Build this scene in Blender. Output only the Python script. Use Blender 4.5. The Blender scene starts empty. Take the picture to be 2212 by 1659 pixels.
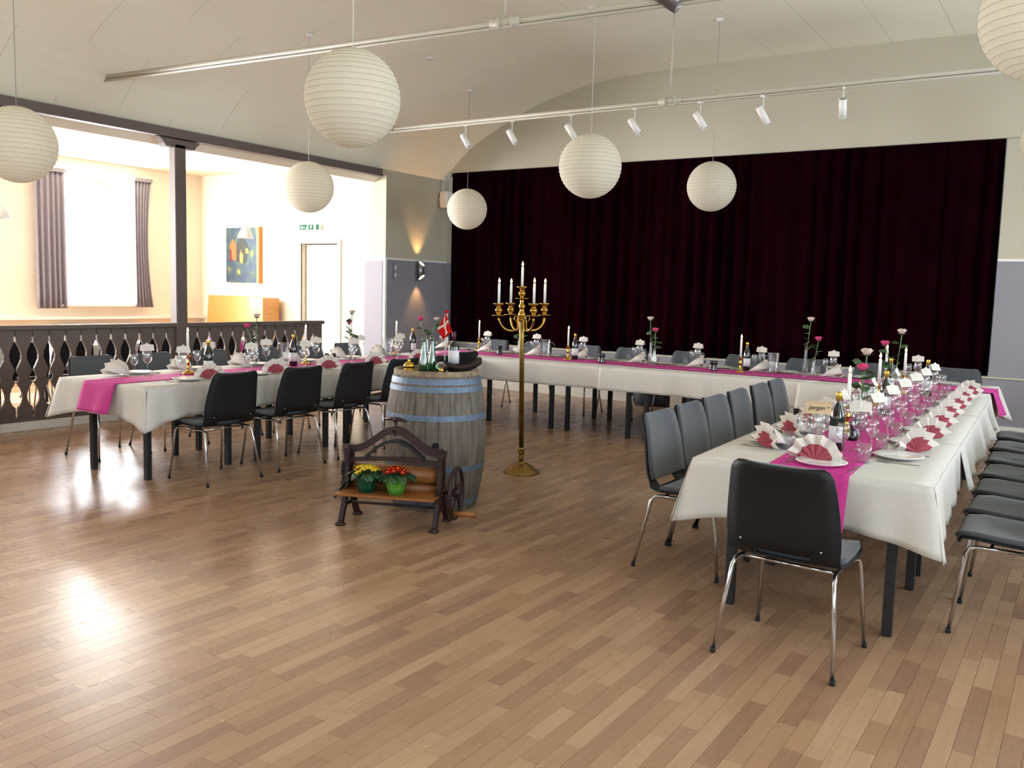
import bpy, math, random
from math import sin, cos, pi, radians, sqrt, atan2
from mathutils import Vector, Matrix
random.seed(7)
C = bpy.context.scene.collection
S = bpy.context.scene

# ---------------------------------------------------------------- camera
CAMH = 1.53
fpx = 1914.05
cam_d = bpy.data.cameras.new('camera')
cam = bpy.data.objects.new('camera', cam_d); C.objects.link(cam)
cam_d.sensor_width = 36.0
cam_d.lens = fpx / 2212 * 36.0
cam_d.clip_end = 200
pit, rol, yaw = radians(5.91689), radians(-1.5447), radians(-33.1063)
fw = Vector((sin(yaw)*cos(pit), cos(yaw)*cos(pit), -sin(pit)))
r0 = Vector((cos(yaw), -sin(yaw), 0)); d0 = fw.cross(r0)
rr = r0*cos(rol) + d0*sin(rol); dd = -r0*sin(rol) + d0*cos(rol)
m = Matrix(((rr.x, -dd.x, -fw.x, 0), (rr.y, -dd.y, -fw.y, 0), (rr.z, -dd.z, -fw.z, CAMH), (0, 0, 0, 1)))
cam.matrix_world = m
S.camera = cam
# ---------------------------------------------------------------- world, sun, window light
S.view_settings.view_transform = 'Standard'
S.view_settings.look = 'None'
S.view_settings.gamma = 1.0
S.view_settings.use_curve_mapping = False
S.view_settings.exposure = 0.27
S.cycles.max_bounces = 8
S.cycles.diffuse_bounces = 4
S.cycles.glossy_bounces = 4
S.cycles.transmission_bounces = 6
S.cycles.transparent_max_bounces = 28
S.cycles.caustics_reflective = False
S.cycles.caustics_refractive = False
S.cycles.sample_clamp_indirect = 6
S.cycles.use_denoising = True
try:
    S.cycles.denoiser = 'OPENIMAGEDENOISE'
except Exception:
    pass
W = bpy.data.worlds.new('world'); S.world = W; W.use_nodes = True
bg = W.node_tree.nodes['Background']
bg.inputs[0].default_value = (0.80, 0.90, 1.0, 1)
bg.inputs[1].default_value = 4.0

def area(name, loc, direction, sx, sy, power, col):
    L = bpy.data.lights.new(name, 'AREA'); L.shape = 'RECTANGLE'
    L.size = sx; L.size_y = sy; L.energy = power; L.color = col
    o = bpy.data.objects.new(name, L); C.objects.link(o); o.location = loc
    o.rotation_euler = Vector(direction).to_track_quat('-Z', 'Y').to_euler()
    return o
BL = (0.74, 0.87, 1.0); NE = (0.98, 0.98, 1.0)
# daylight entering through the windows of the hall's right-hand and rear walls
for wy in (-1.0, 2.4, 5.8, 9.2):
    area('window_daylight', (2.52, wy, 2.0), (-1, 0, 0.45), 1.5, 1.7, 92, BL)
for wx in (-7.6, -4.6, -1.2):
    area('window_daylight', (wx, -3.12, 2.1), (0, 1, 0.25), 1.7, 1.6, 24, NE)
# daylight through the windows of the side room
area('window_daylight', (-13.42, 8.22, 2.1), (1, 0, -0.1), 1.3, 1.9, 520, NE)
area('window_daylight', (-13.42, 4.4, 2.1), (1, 0, -0.1), 1.6, 1.9, 520, NE)
area('window_daylight', (-12.45, 0.85, 2.1), (0, 1, -0.1), 1.1, 1.9, 520, NE)
sun_d = bpy.data.lights.new('sun', 'SUN'); sun_d.energy = 20; sun_d.angle = radians(0.6); sun_d.color = (1.0, 0.93, 0.80)
sun = bpy.data.objects.new('sun', sun_d); C.objects.link(sun)
sun.rotation_euler = Vector((0.60, 0.52, -0.62)).to_track_quat('-Z', 'Y').to_euler()

# ---------------------------------------------------------------- materials
def srgb(h):
    v = [int(h[i:i+2], 16)/255 for i in (0, 2, 4)]
    return tuple((c/12.92 if c <= 0.04045 else ((c+0.055)/1.055)**2.4) for c in v) + (1,)
def mat(name, col, rough=0.5, metal=0.0, noise=0.0, nscale=20, bump=0.0, bscale=200, spec=None, coat=0, sheen=0, stretch=None, trans=0, emis=None, estr=0, sss=0):
    M = bpy.data.materials.new(name); M.use_nodes = True
    nt = M.node_tree; b = nt.nodes['Principled BSDF']
    col = srgb(col) if isinstance(col, str) else tuple(col)+(1,)
    b.inputs['Base Color'].default_value = col
    b.inputs['Roughness'].default_value = rough
    b.inputs['Metallic'].default_value = metal
    if spec is not None: b.inputs['Specular IOR Level'].default_value = spec
    if coat: b.inputs['Coat Weight'].default_value = coat; b.inputs['Coat Roughness'].default_value = 0.1
    if sheen: b.inputs['Sheen Weight'].default_value = sheen
    if trans: b.inputs['Transmission Weight'].default_value = trans
    if emis: b.inputs['Emission Color'].default_value = srgb(emis); b.inputs['Emission Strength'].default_value = estr
    tc = nt.nodes.new('ShaderNodeTexCoord')
    mp = nt.nodes.new('ShaderNodeMapping'); nt.links.new(tc.outputs['Object'], mp.inputs[0])
    if stretch: mp.inputs['Scale'].default_value = stretch
    if noise:
        n = nt.nodes.new('ShaderNodeTexNoise'); n.inputs['Scale'].default_value = nscale; n.inputs['Detail'].default_value = 5
        nt.links.new(mp.outputs[0], n.inputs['Vector'])
        mx = nt.nodes.new('ShaderNodeMix'); mx.data_type = 'RGBA'; mx.blend_type = 'MULTIPLY'
        mx.inputs[0].default_value = 1
        cr = nt.nodes.new('ShaderNodeMapRange'); cr.inputs['From Min'].default_value = 0.3; cr.inputs['From Max'].default_value = 0.7
        cr.inputs['To Min'].default_value = 1-noise; cr.inputs['To Max'].default_value = 1
        nt.links.new(n.outputs['Fac'], cr.inputs['Value'])
        mx.inputs[6].default_value = col
        nt.links.new(cr.outputs[0], mx.inputs[7])
        nt.links.new(mx.outputs[2], b.inputs['Base Color'])
    if bump:
        n2 = nt.nodes.new('ShaderNodeTexNoise'); n2.inputs['Scale'].default_value = bscale; n2.inputs['Detail'].default_value = 3
        nt.links.new(mp.outputs[0], n2.inputs['Vector'])
        bp = nt.nodes.new('ShaderNodeBump'); bp.inputs['Strength'].default_value = bump; bp.inputs['Distance'].default_value = 0.01
        nt.links.new(n2.outputs['Fac'], bp.inputs['Height']); nt.links.new(bp.outputs[0], b.inputs['Normal'])
    return M
def glass_mat(name, tint=(0.98, 0.985, 0.99), ior=1.45, boost=0.0):
    M = bpy.data.materials.new(name); M.use_nodes = True; nt = M.node_tree; nt.nodes.clear()
    out = nt.nodes.new('ShaderNodeOutputMaterial'); mix = nt.nodes.new('ShaderNodeMixShader')
    tr = nt.nodes.new('ShaderNodeBsdfTransparent'); tr.inputs[0].default_value = tuple(tint)+(1,)
    gl = nt.nodes.new('ShaderNodeBsdfGlossy'); gl.inputs['Roughness'].default_value = 0.03
    lw = nt.nodes.new('ShaderNodeLayerWeight'); lw.inputs['Blend'].default_value = .5
    pw = nt.nodes.new('ShaderNodeMath'); pw.operation = 'POWER'; pw.inputs[1].default_value = 3.0
    ad = nt.nodes.new('ShaderNodeMath'); ad.operation = 'MULTIPLY_ADD'; ad.inputs[1].default_value = .75; ad.inputs[2].default_value = .045+boost; ad.use_clamp = True
    nt.links.new(lw.outputs['Facing'], pw.inputs[0]); nt.links.new(pw.outputs[0], ad.inputs[0]); nt.links.new(ad.outputs[0], mix.inputs[0])
    nt.links.new(tr.outputs[0], mix.inputs[1]); nt.links.new(gl.outputs[0], mix.inputs[2]); nt.links.new(mix.outputs[0], out.inputs[0])
    return M
def trans_mat(name, col, tw=0.4, bumps=False):      # paper / thin cloth: diffuse with light passing through
    M = bpy.data.materials.new(name); M.use_nodes = True; nt = M.node_tree; nt.nodes.clear()
    out = nt.nodes.new('ShaderNodeOutputMaterial'); mix = nt.nodes.new('ShaderNodeMixShader'); mix.inputs[0].default_value = tw
    df = nt.nodes.new('ShaderNodeBsdfDiffuse'); tl = nt.nodes.new('ShaderNodeBsdfTranslucent')
    tc = nt.nodes.new('ShaderNodeTexCoord'); n = nt.nodes.new('ShaderNodeTexNoise'); n.inputs['Scale'].default_value = 14; n.inputs['Detail'].default_value = 4
    nt.links.new(tc.outputs['Object'], n.inputs['Vector'])
    mr = nt.nodes.new('ShaderNodeMapRange'); mr.inputs['To Min'].default_value = 0.9; mr.inputs['To Max'].default_value = 1.0
    nt.links.new(n.outputs['Fac'], mr.inputs['Value'])
    mx = nt.nodes.new('ShaderNodeMix'); mx.data_type = 'RGBA'; mx.blend_type = 'MULTIPLY'; mx.inputs[0].default_value = 1
    mx.inputs[6].default_value = srgb(col); nt.links.new(mr.outputs[0], mx.inputs[7])
    nt.links.new(mx.outputs[2], df.inputs[0]); nt.links.new(mx.outputs[2], tl.inputs[0])
    nt.links.new(df.outputs[0], mix.inputs[1]); nt.links.new(tl.outputs[0], mix.inputs[2]); nt.links.new(mix.outputs[0], out.inputs[0])
    return M
def plank_mat():
    M = bpy.data.materials.new('beech_parquet'); M.use_nodes = True; nt = M.node_tree; b = nt.nodes['Principled BSDF']
    N = nt.nodes.new; L = nt.links.new
    geo = N('ShaderNodeNewGeometry'); oi = N('ShaderNodeObjectInfo')
    ad = N('ShaderNodeMath'); ad.operation = 'ADD'; L(geo.outputs['Random Per Island'], ad.inputs[0]); L(oi.outputs['Random'], ad.inputs[1])
    fr = N('ShaderNodeMath'); fr.operation = 'FRACT'; L(ad.outputs[0], fr.inputs[0])
    cr = N('ShaderNodeValToRGB'); e = cr.color_ramp
    e.elements[0].position = 0; e.elements[0].color = srgb('90705a')
    e.elements[1].position = 1; e.elements[1].color = srgb('b09074')
    x = e.elements.new(0.3); x.color = srgb('9b7b61')
    x = e.elements.new(0.7); x.color = srgb('a58468')
    L(fr.outputs[0], cr.inputs[0])
    cmb = N('ShaderNodeCombineXYZ'); ml = N('ShaderNodeMath'); ml.operation = 'MULTIPLY'; ml.inputs[1].default_value = 37; L(fr.outputs[0], ml.inputs[0]); L(ml.outputs[0], cmb.inputs[2])
    va = N('ShaderNodeVectorMath'); va.operation = 'ADD'; L(geo.outputs['Position'], va.inputs[0]); L(cmb.outputs[0], va.inputs[1])
    mp = N('ShaderNodeMapping'); mp.inputs['Scale'].default_value = (60, 3.5, 1); L(va.outputs[0], mp.inputs[0])
    n = N('ShaderNodeTexNoise'); n.inputs['Scale'].default_value = 1; n.inputs['Detail'].default_value = 5; L(mp.outputs[0], n.inputs['Vector'])
    mr = N('ShaderNodeMapRange'); mr.inputs['From Min'].default_value = 0.3; mr.inputs['From Max'].default_value = 0.75; mr.inputs['To Min'].default_value = 0.9; mr.inputs['To Max'].default_value = 1.04; L(n.outputs['Fac'], mr.inputs['Value'])
    mx = N('ShaderNodeMix'); mx.data_type = 'RGBA'; mx.blend_type = 'MULTIPLY'; mx.inputs[0].default_value = 1
    L(cr.outputs[0], mx.inputs[6]); L(mr.outputs[0], mx.inputs[7])
    # knots
    mp2 = N('ShaderNodeMapping'); mp2.inputs['Scale'].default_value = (3.2, 1.3, 1); L(geo.outputs['Position'], mp2.inputs[0])
    v = N('ShaderNodeTexVoronoi'); v.inputs['Scale'].default_value = 1; L(mp2.outputs[0], v.inputs['Vector'])
    kr = N('ShaderNodeMapRange'); kr.inputs['From Min'].default_value = 0.012; kr.inputs['From Max'].default_value = 0.03; kr.inputs['To Min'].default_value = 0.35; kr.inputs['To Max'].default_value = 1; L(v.outputs['Distance'], kr.inputs['Value'])
    mx2 = N('ShaderNodeMix'); mx2.data_type = 'RGBA'; mx2.blend_type = 'MULTIPLY'; mx2.inputs[0].default_value = 1
    L(mx.outputs[2], mx2.inputs[6]); L(kr.outputs[0], mx2.inputs[7]); L(mx2.outputs[2], b.inputs['Base Color'])
    n3 = N('ShaderNodeTexNoise'); n3.inputs['Scale'].default_value = 2.2; n3.inputs['Detail'].default_value = 6; L(geo.outputs['Position'], n3.inputs['Vector'])
    rr_ = N('ShaderNodeMapRange'); rr_.inputs['To Min'].default_value = 0.23; rr_.inputs['To Max'].default_value = 0.31; L(n3.outputs['Fac'], rr_.inputs['Value']); L(rr_.outputs[0], b.inputs['Roughness'])
    b.inputs['Specular IOR Level'].default_value = 0.5
    bp = N('ShaderNodeBump'); bp.inputs['Strength'].default_value = 0.008; bp.inputs['Distance'].default_value = 0.01
    n4 = N('ShaderNodeTexNoise'); n4.inputs['Scale'].default_value = 9; L(va.outputs[0], n4.inputs['Vector']); L(n4.outputs['Fac'], bp.inputs['Height']); L(bp.outputs[0], b.inputs['Normal'])
    return M
def painting_mat():
    M = bpy.data.materials.new('oil_painting'); M.use_nodes = True; nt = M.node_tree; b = nt.nodes['Principled BSDF']; N = nt.nodes.new; L = nt.links.new
    tc = N('ShaderNodeTexCoord'); n = N('ShaderNodeTexNoise'); n.inputs['Scale'].default_value = 6; n.inputs['Detail'].default_value = 6; L(tc.outputs['Object'], n.inputs['Vector'])
    cr = N('ShaderNodeValToRGB'); e = cr.color_ramp; e.elements[0].position = .25; e.elements[0].color = srgb('14203a'); e.elements[1].position = .8; e.elements[1].color = srgb('4f6a5c')
    x = e.elements.new(.45); x.color = srgb('22374a'); x = e.elements.new(.6); x.color = srgb('2f4a42'); x = e.elements.new(.7); x.color = srgb('857a2a')
    L(n.outputs['Fac'], cr.inputs[0]); L(cr.outputs[0], b.inputs['Base Color']); b.inputs['Roughness'].default_value = .6
    return M

MT = {}
MT['floor'] = plank_mat()
MT['subfloor'] = mat('subfloor', '5b432c', 0.8, noise=.2)
MT['wall'] = mat('wall_cream', 'b9b4a2', 0.85, bump=.05, bscale=60)
MT['wallside'] = mat('wall_side_cream', 'e6dac4', 0.85, bump=.05, bscale=60)
MT['wains'] = mat('wall_grey_lavender', '8c8a93', 0.7, bump=.04, bscale=60)
MT['ceil'] = mat('ceiling_board', 'f1eedb', 0.85, bump=.06, bscale=120)
MT['ceilgap'] = mat('ceiling_joint', '8d877c', 0.9, noise=.1)
MT['pipe'] = mat('pipe_cream', 'bdb7a8', 0.5, noise=.05)
MT['white'] = mat('white_paint', 'e8e6e0', 0.45, noise=.04, nscale=8)
MT['taupe'] = mat('taupe_paint', '665a55', 0.55, noise=.08, nscale=10)
MT['plastic'] = mat('black_plastic', '131417', 0.5, bump=.15, bscale=500, spec=.3)
MT['uphol'] = mat('charcoal_wool', '4e535a', 0.95, noise=.3, nscale=300, bump=.3, bscale=400, sheen=.3)
MT['upholblack'] = mat('black_fabric', '2a2d30', 0.95, noise=.3, nscale=300, bump=.3, bscale=400)
MT['chrome'] = mat('chrome', 'c9c9cc', 0.16, 1.0, noise=.05)
MT['rubber'] = mat('rubber', '1a1a1a', 0.8, noise=.1)
MT['blackmetal'] = mat('black_metal', '14151a', 0.42, noise=.15)
MT['laminate'] = mat('laminate', 'b9b4a8', 0.4, noise=.08)
MT['linen'] = mat('white_linen', 'cbc7c1', 0.9, noise=.05, nscale=60, bump=.12, bscale=350)
MT['runner'] = mat('pink_runner', 'bd2f86', 0.85, noise=.1, nscale=120, bump=.1, bscale=600)
MT['napkin'] = trans_mat('napkin_white', 'f3ece6', 0.25)
MT['napkinpink'] = trans_mat('napkin_pink', 'b9606c', 0.2)
MT['card'] = trans_mat('card_white', 'f3efe8', 0.3)
MT['cardtan'] = trans_mat('card_tan', 'd8c2a0', 0.2)
MT['ink'] = mat('ink', '1a1512', 0.6, noise=.1)
MT['china'] = mat('white_china', 'e9e9e6', 0.12, noise=.03, coat=.4)
MT['steel'] = mat('cutlery_steel', 'b8b8b8', 0.15, 1.0, noise=.05)
MT['glass'] = glass_mat('clear_glass', boost=0.05)
MT['thick'] = glass_mat('thick_glass', tint=(.96, .975, .98), ior=1.6, boost=0.03)
MT['greenglass'] = glass_mat('green_glass', tint=(.45, .68, .52), boost=0.08)
MT['pane'] = glass_mat('window_pane', tint=(.99, .99, .99))
MT['bottle'] = mat('dark_green_bottle', '0c130d', 0.06, noise=.2, coat=.6)
MT['foilgold'] = mat('gold_foil', 'c9a648', 0.3, 1.0, noise=.1)
MT['foilred'] = mat('burgundy_foil', '4a1420', 0.35, noise=.1)
MT['label'] = mat('paper_label', 'd9d8dc', 0.7, noise=.05)
MT['brass'] = mat('brass', 'b28a3e', 0.22, 1.0, noise=.25, nscale=12)
MT['brassdull'] = mat('brass_aged', '8f7440', 0.38, 1.0, noise=.35, nscale=25)
MT['brassbright'] = mat('brass_polished', 'd6ab4a', 0.12, 1.0, noise=.1)
MT['wax'] = mat('candle_wax', 'eef0ea', 0.4, noise=.03, emis='fff0d8', estr=0)
MT['wick'] = mat('wick', '1c1410', 0.9, noise=.1)
MT['flame'] = mat('candle_flame', 'ffd79a', 0.5, emis='ffc070', estr=22)
MT['lantern'] = trans_mat('rice_paper', 'efe9da', 0.42)
MT['wire'] = mat('wire_white', 'd9d5c9', 0.5, noise=.05)
MT['rib'] = mat('lantern_rib', 'aaa390', 0.7, noise=.1)
MT['mill'] = mat('black_lacquer', '0c0c0d', 0.15, noise=.1, coat=.5)
MT['stem'] = mat('rose_stem', '5b7a45', 0.6, noise=.2)
MT['leaf'] = mat('rose_leaf', '3a5a32', 0.5, noise=.3, nscale=40)
MT['roseW'] = trans_mat('rose_cream', 'f0ddd0', 0.3)
MT['roseP'] = trans_mat('rose_pink', 'ea5a92', 0.3)
MT['velvet'] = mat('burgundy_velvet', '190309', 0.95, noise=.4, nscale=3, spec=.0)
MT['drape'] = mat('grey_drape', '857f86', 0.9, noise=.1, nscale=30)
MT['exitg'] = mat('exit_green', '0b4a2c', 0.6, noise=.03, spec=.1, emis='1f8a55', estr=.15)
MT['exitw'] = mat('exit_white', 'f0fff4', 0.4, noise=.03, emis='ffffff', estr=1.2)
MT['art'] = painting_mat()
MT['artor'] = mat('paint_orange', 'b4601c', .6, noise=.4, nscale=30)
MT['artred'] = mat('paint_red', '6a1a14', .6, noise=.4, nscale=30)
MT['artyel'] = mat('paint_yellow', 'b09436', .6, noise=.4, nscale=30)
MT['artdk'] = mat('paint_dark', '1a2018', .6, noise=.4, nscale=30)
MT['frameor'] = mat('orange_wood', 'c97f35', .5, noise=.2)
MT['lightwood'] = mat('light_oak', 'c98f4a', .4, noise=.25, nscale=8, stretch=(1, 1, 8))
MT['oak'] = mat('weathered_oak', '756d63', .75, noise=.55, nscale=9, bump=.5, bscale=40, stretch=(4, 4, .5))
MT['oakrim'] = mat('oak_rim', 'a08d72', .75, noise=.6, nscale=22, bump=.5, bscale=60)
MT['bark'] = mat('dark_bark', '26150e', .7, noise=.4, nscale=14, bump=.4, bscale=50)
MT['oakhead'] = mat('oak_head', '5f4632', .75, noise=.5, nscale=14, bump=.3, bscale=60)
MT['hoop'] = mat('galvanised_hoop', '66788f', .5, .3, noise=.3, nscale=18)
MT['hole'] = mat('dark_hole', '0b0908', .9, noise=.1)
MT['iron'] = mat('maroon_cast_iron', '2c0f12', .5, noise=.4, nscale=25, bump=.3, bscale=120)
MT['ironblack'] = mat('black_iron', '16110f', .5, noise=.3)
MT['board'] = mat('pine_board', '9a6230', .45, noise=.35, nscale=9, stretch=(1, 8, 8))
MT['roller'] = mat('wood_roller', '8a5628', .5, noise=.35, nscale=9, stretch=(1, 8, 8))
MT['potdark'] = mat('pot_dark_green', '0f4a35', .35, noise=.1)
MT['potlight'] = mat('pot_light_green', '5b9a3a', .35, noise=.1)
MT['yellow'] = trans_mat('petal_yellow', 'fbe545', .2)
MT['red'] = trans_mat('petal_red', 'c41e22', .2)
MT['eye'] = mat('flower_eye', 'e8a51e', .6, noise=.1)
MT['primleaf'] = mat('primrose_leaf', '2f5230', .5, noise=.3, nscale=60)
MT['flagred'] = trans_mat('flag_red', 'c8201f', .15)
MT['flagwhite'] = trans_mat('flag_white', 'eadfd4', .15)
MT['bagblack'] = mat('black_bag', '101114', .6, noise=.3, nscale=20)
MT['cardboard'] = mat('pale_cardboard', 'c9bfb0', .8, noise=.08)
MT['confetti'] = mat('confetti', 'f2dce8', .2, noise=.05)
MT['lampemit'] = mat('sconce_glow', 'fff1d0', .5, emis='ffe2a8', estr=9)
MT['brushed'] = mat('brushed_steel', '9a989a', .35, .9, noise=.1)

# ---------------------------------------------------------------- geometry helpers
class MB:
    def __init__(s): s.v = []; s.f = []; s.mi = []; s.sm = []
    def add(s, vs, fs, mi=0, smooth=False, M=None):
        b = len(s.v)
        s.v += [tuple(M @ Vector(v)) if M else tuple(v) for v in vs]
        for f in fs: s.f.append([i+b for i in f]); s.mi.append(mi); s.sm.append(smooth)
        return s
    def box(s, x0, x1, y0, y1, z0, z1, mi=0, M=None, bev=0):
        if bev:
            b = bev
            vs = []
            for z, q in ((z0, b), (z0+b, 0), (z1-b, 0), (z1, b)):
                for (x, y) in ((x0+b, y0), (x1-b, y0), (x1, y0+b), (x1, y1-b), (x1-b, y1), (x0+b, y1), (x0, y1-b), (x0, y0+b)):
                    cx, cy = (x0+x1)/2, (y0+y1)/2
                    vs.append((x + (q if x < cx else -q), y + (q if y < cy else -q), z))
            fs = [list(range(7, -1, -1)), list(range(24, 32))]
            for k in range(3):
                for i in range(8): j = (i+1) % 8; fs.append([k*8+i, k*8+j, k*8+8+j, k*8+8+i])
            return s.add(vs, fs, mi, False, M)
        return s.add([(x0, y0, z0), (x1, y0, z0), (x1, y1, z0), (x0, y1, z0), (x0, y0, z1), (x1, y0, z1), (x1, y1, z1), (x0, y1, z1)],
              [[0, 3, 2, 1], [4, 5, 6, 7], [0, 1, 5, 4], [1, 2, 6, 5], [2, 3, 7, 6], [3, 0, 4, 7]], mi, False, M)
    def lathe(s, prof, n=16, mi=0, M=None, smooth=True, cap=True, close=False):
        vs = []; fs = []
        for r, z in prof:
            for i in range(n): a = 2*pi*i/n; vs.append((r*cos(a), r*sin(a), z))
        K = len(prof)
        for k in range(K-1):
            for i in range(n): j = (i+1) % n; fs.append([k*n+i, k*n+j, k*n+n+j, k*n+n+i])
        if close:
            for i in range(n): j = (i+1) % n; fs.append([(K-1)*n+i, (K-1)*n+j, j, i])
        elif cap:
            if prof[0][0] > 1e-5: fs.append(list(range(n-1, -1, -1)))
            if prof[-1][0] > 1e-5: fs.append([(K-1)*n+i for i in range(n)])
        return s.add(vs, fs, mi, smooth, M)
    def tube(s, pts, r, n=8, mi=0, M=None, cap=True):
        pts = [Vector(p) for p in pts]; K = len(pts); vs = []; fs = []
        rs = r if isinstance(r, (list, tuple)) else [r]*K
        up = None
        for k in range(K):
            t = (pts[min(k+1, K-1)] - pts[max(k-1, 0)]).normalized()
            if up is None: up = Vector((0, 0, 1)) if abs(t.z) < .9 else Vector((1, 0, 0))
            a = t.cross(up).normalized(); b = a.cross(t).normalized(); up = b
            for i in range(n): q = 2*pi*i/n; vs.append(pts[k] + (a*cos(q) + b*sin(q))*rs[k])
        for k in range(K-1):
            for i in range(n): j = (i+1) % n; fs.append([k*n+i, k*n+j, k*n+n+j, k*n+n+i])
        if cap: fs.append(list(range(n-1, -1, -1))); fs.append([(K-1)*n+i for i in range(n)])
        return s.add(vs, fs, mi, True, M)
    def grid(s, P, mi=0, smooth=True, M=None, mf=None):
        R = len(P); Cn = len(P[0]); b = len(s.v)
        s.v += [tuple(M @ Vector(p)) if M else tuple(p) for row in P for p in row]
        for i in range(R-1):
            for j in range(Cn-1):
                q = mf(i, j) if mf else mi
                if q is None: continue
                s.f.append([b+i*Cn+j, b+i*Cn+j+1, b+(i+1)*Cn+j+1, b+(i+1)*Cn+j]); s.mi.append(q); s.sm.append(smooth)
        return s
    def prism(s, poly, t, M=None, mi=0):       # polygon in XZ extruded along Y by t (centred)
        n = len(poly); vs = [(x, -t/2, z) for x, z in poly] + [(x, t/2, z) for x, z in poly]
        fs = [list(range(n)), list(range(2*n-1, n-1, -1))] + [[i, i+n, (i+1) % n+n, (i+1) % n] for i in range(n)]
        return s.add(vs, fs, mi, False, M)
    def ball(s, c, r, n=10, mi=0, M=None, sz=1):
        return s.lathe([(r*sin(pi*k/(n//2+1)), -r*sz*cos(pi*k/(n//2+1))) for k in range(n//2+2)], n, mi, (M or Matrix()) @ Matrix.Translation(c), cap=False)
    def build(s, name, mats, parent=None, solid=0, loc=None, rz=0, **kw):
        me = bpy.data.meshes.new(name); me.from_pydata(s.v, [], s.f)
        mats = mats if isinstance(mats, (list, tuple)) else [mats]
        for k in mats: me.materials.append(MT[k])
        me.polygons.foreach_set('material_index', s.mi); me.polygons.foreach_set('use_smooth', s.sm); me.update()
        if solid:
            import bmesh
            bm = bmesh.new(); bm.from_mesh(me); bmesh.ops.solidify(bm, geom=bm.faces[:], thickness=solid); bm.to_mesh(me); bm.free()
        o = bpy.data.objects.new(name, me); C.objects.link(o)
        if parent: o.parent = parent
        if loc: o.location = loc
        if rz: o.rotation_euler.z = rz
        if kw: tag(o, **kw)
        return o
def tag(o, label=None, cat=None, group=None, kind=None):
    if label: o['label'] = label
    if cat: o['category'] = cat
    if group: o['group'] = group
    if kind: o['kind'] = kind
    return o
def empty(name, loc=(0, 0, 0), rz=0, **kw):
    o = bpy.data.objects.new(name, None); C.objects.link(o); o.location = loc; o.rotation_euler.z = rz; o.empty_display_size = .1
    return tag(o, **kw)
def copy_tree(o, parent=None):
    c = o.copy(); C.objects.link(c); c.parent = parent
    for ch in o.children: copy_tree(ch, c)
    return c
PROTO = {}
def inst(key, make, loc, rz=0, tilt=None, scale=None, **kw):
    if key in PROTO:
        o = copy_tree(PROTO[key])
    else:
        o = make(); PROTO[key] = o
    o.location = loc; o.rotation_euler = (tilt[0] if tilt else 0, tilt[1] if tilt else 0, rz)
    if scale: o.scale = scale
    return tag(o, **kw)
def T(x, y, z=0): return Matrix.Translation((x, y, z))
def RZ(a): return Matrix.Rotation(a, 4, 'Z')
def RX(a): return Matrix.Rotation(a, 4, 'X')
def RY(a): return Matrix.Rotation(a, 4, 'Y')
ORD = ['nearest', 'second', 'third', 'fourth', 'fifth', 'sixth', 'seventh', 'eighth', 'ninth']

# ================================================================ SETTING
# ---- floor with individual parquet staves
floor = MB().box(-13.3, 2.4, -3, 11.6, -.3, -.012).build('floor', 'subfloor', kind='structure')
staves = []
sw = .0695; x = -9.05; k = 0
while x < 2.4:
    y = -3 - random.random()*.4
    while y < 11.6:
        l = random.choice((.26, .31, .36, .42, .48, .55, .62)); y1 = min(y+l, 11.6)
        if y1 - max(y, -3) > .02: staves.append((x, max(y, -3), min(x+sw, 2.4), y1))
        y += l
    x += sw; k += 1
inv = m.inverted()
def px_of(x, y, z=0):
    c = inv @ Vector((x, y, z)); 
    return (c.x/-c.z*fpx+1106, -c.y/-c.z*fpx+829.5, -c.z) if c.z < -.1 else None
vis = []; rest = []
for s_ in staves:
    q = px_of((s_[0]+s_[2])/2, (s_[1]+s_[3])/2)
    if q and -30 < q[0] < 2240 and q[1] < 1700: vis.append(((s_[3]-s_[1])/q[2]**3, s_))
    else: rest.append(s_)
vis.sort(key=lambda t: -t[0])
g_ = .0006
shared = {}
for _, s_ in vis[:290]:
    key = (round(s_[2]-s_[0], 4), round(s_[3]-s_[1], 4))
    a, b = (s_[2]-s_[0])/2-g_, (s_[3]-s_[1])/2-g_
    if key not in shared:
        o = MB().box(-a, a, -b, b, -.012, 0).build('plank', 'floor', floor); shared[key] = o
    else:
        o = shared[key].copy(); C.objects.link(o); o.parent = floor
    o.location = ((s_[0]+s_[2])/2, (s_[1]+s_[3])/2, -.0003*random.random())
mb = MB()
for s_ in [t[1] for t in vis[290:]] + rest: mb.box(s_[0]+g_, s_[2]-g_, s_[1]+g_, s_[3]-g_, -.012, -.0003*random.random())
for i in range(44):      # side room boards, wider
    for j in range(8): mb.box(-13.3+i*.0966+.001, -13.3+(i+1)*.0966-.001, 1+j*1.153+.001, 1+(j+1)*1.153-.001, -.012, -.0003)
mb.build('planks', 'floor', floor, kind='stuff')

# ---- walls (closed hall and side room)
def wall(name, boxes, mats='wall'):
    mb = MB()
    for b_ in boxes: mb.box(*b_[:6], mi=b_[6] if len(b_) > 6 else 0)
    return mb.build(name, mats, kind='structure')
YS = 11.7
def holes(axis, at, thick, a0, a1, z0, z1, wins, mi=0):     # strips round window holes; axis 'x': wall plane x=at, runs along y
    out = []; cur = a0
    for (w0, w1, h0, h1) in sorted(wins):
        out.append((cur, w0, z0, z1)); out.append((w0, w1, z0, h0)); out.append((w0, w1, h1, z1)); cur = w1
    out.append((cur, a1, z0, z1))
    if axis == 'x': return [(min(at, at+thick), max(at, at+thick), a, b, c, d, mi) for a, b, c, d in out if b > a and d > c]
    return [(a, b, min(at, at+thick), max(at, at+thick), c, d, mi) for a, b, c, d in out if b > a and d > c]
winR = [(wy-.75, wy+.75, 1.15, 2.85) for wy in (-1.0, 2.4, 5.8, 9.2)]
wall('wall_right', holes('x', 2.4, .25, -3.2, 11.9, -.3, 5, winR), ['wall'])
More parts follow.
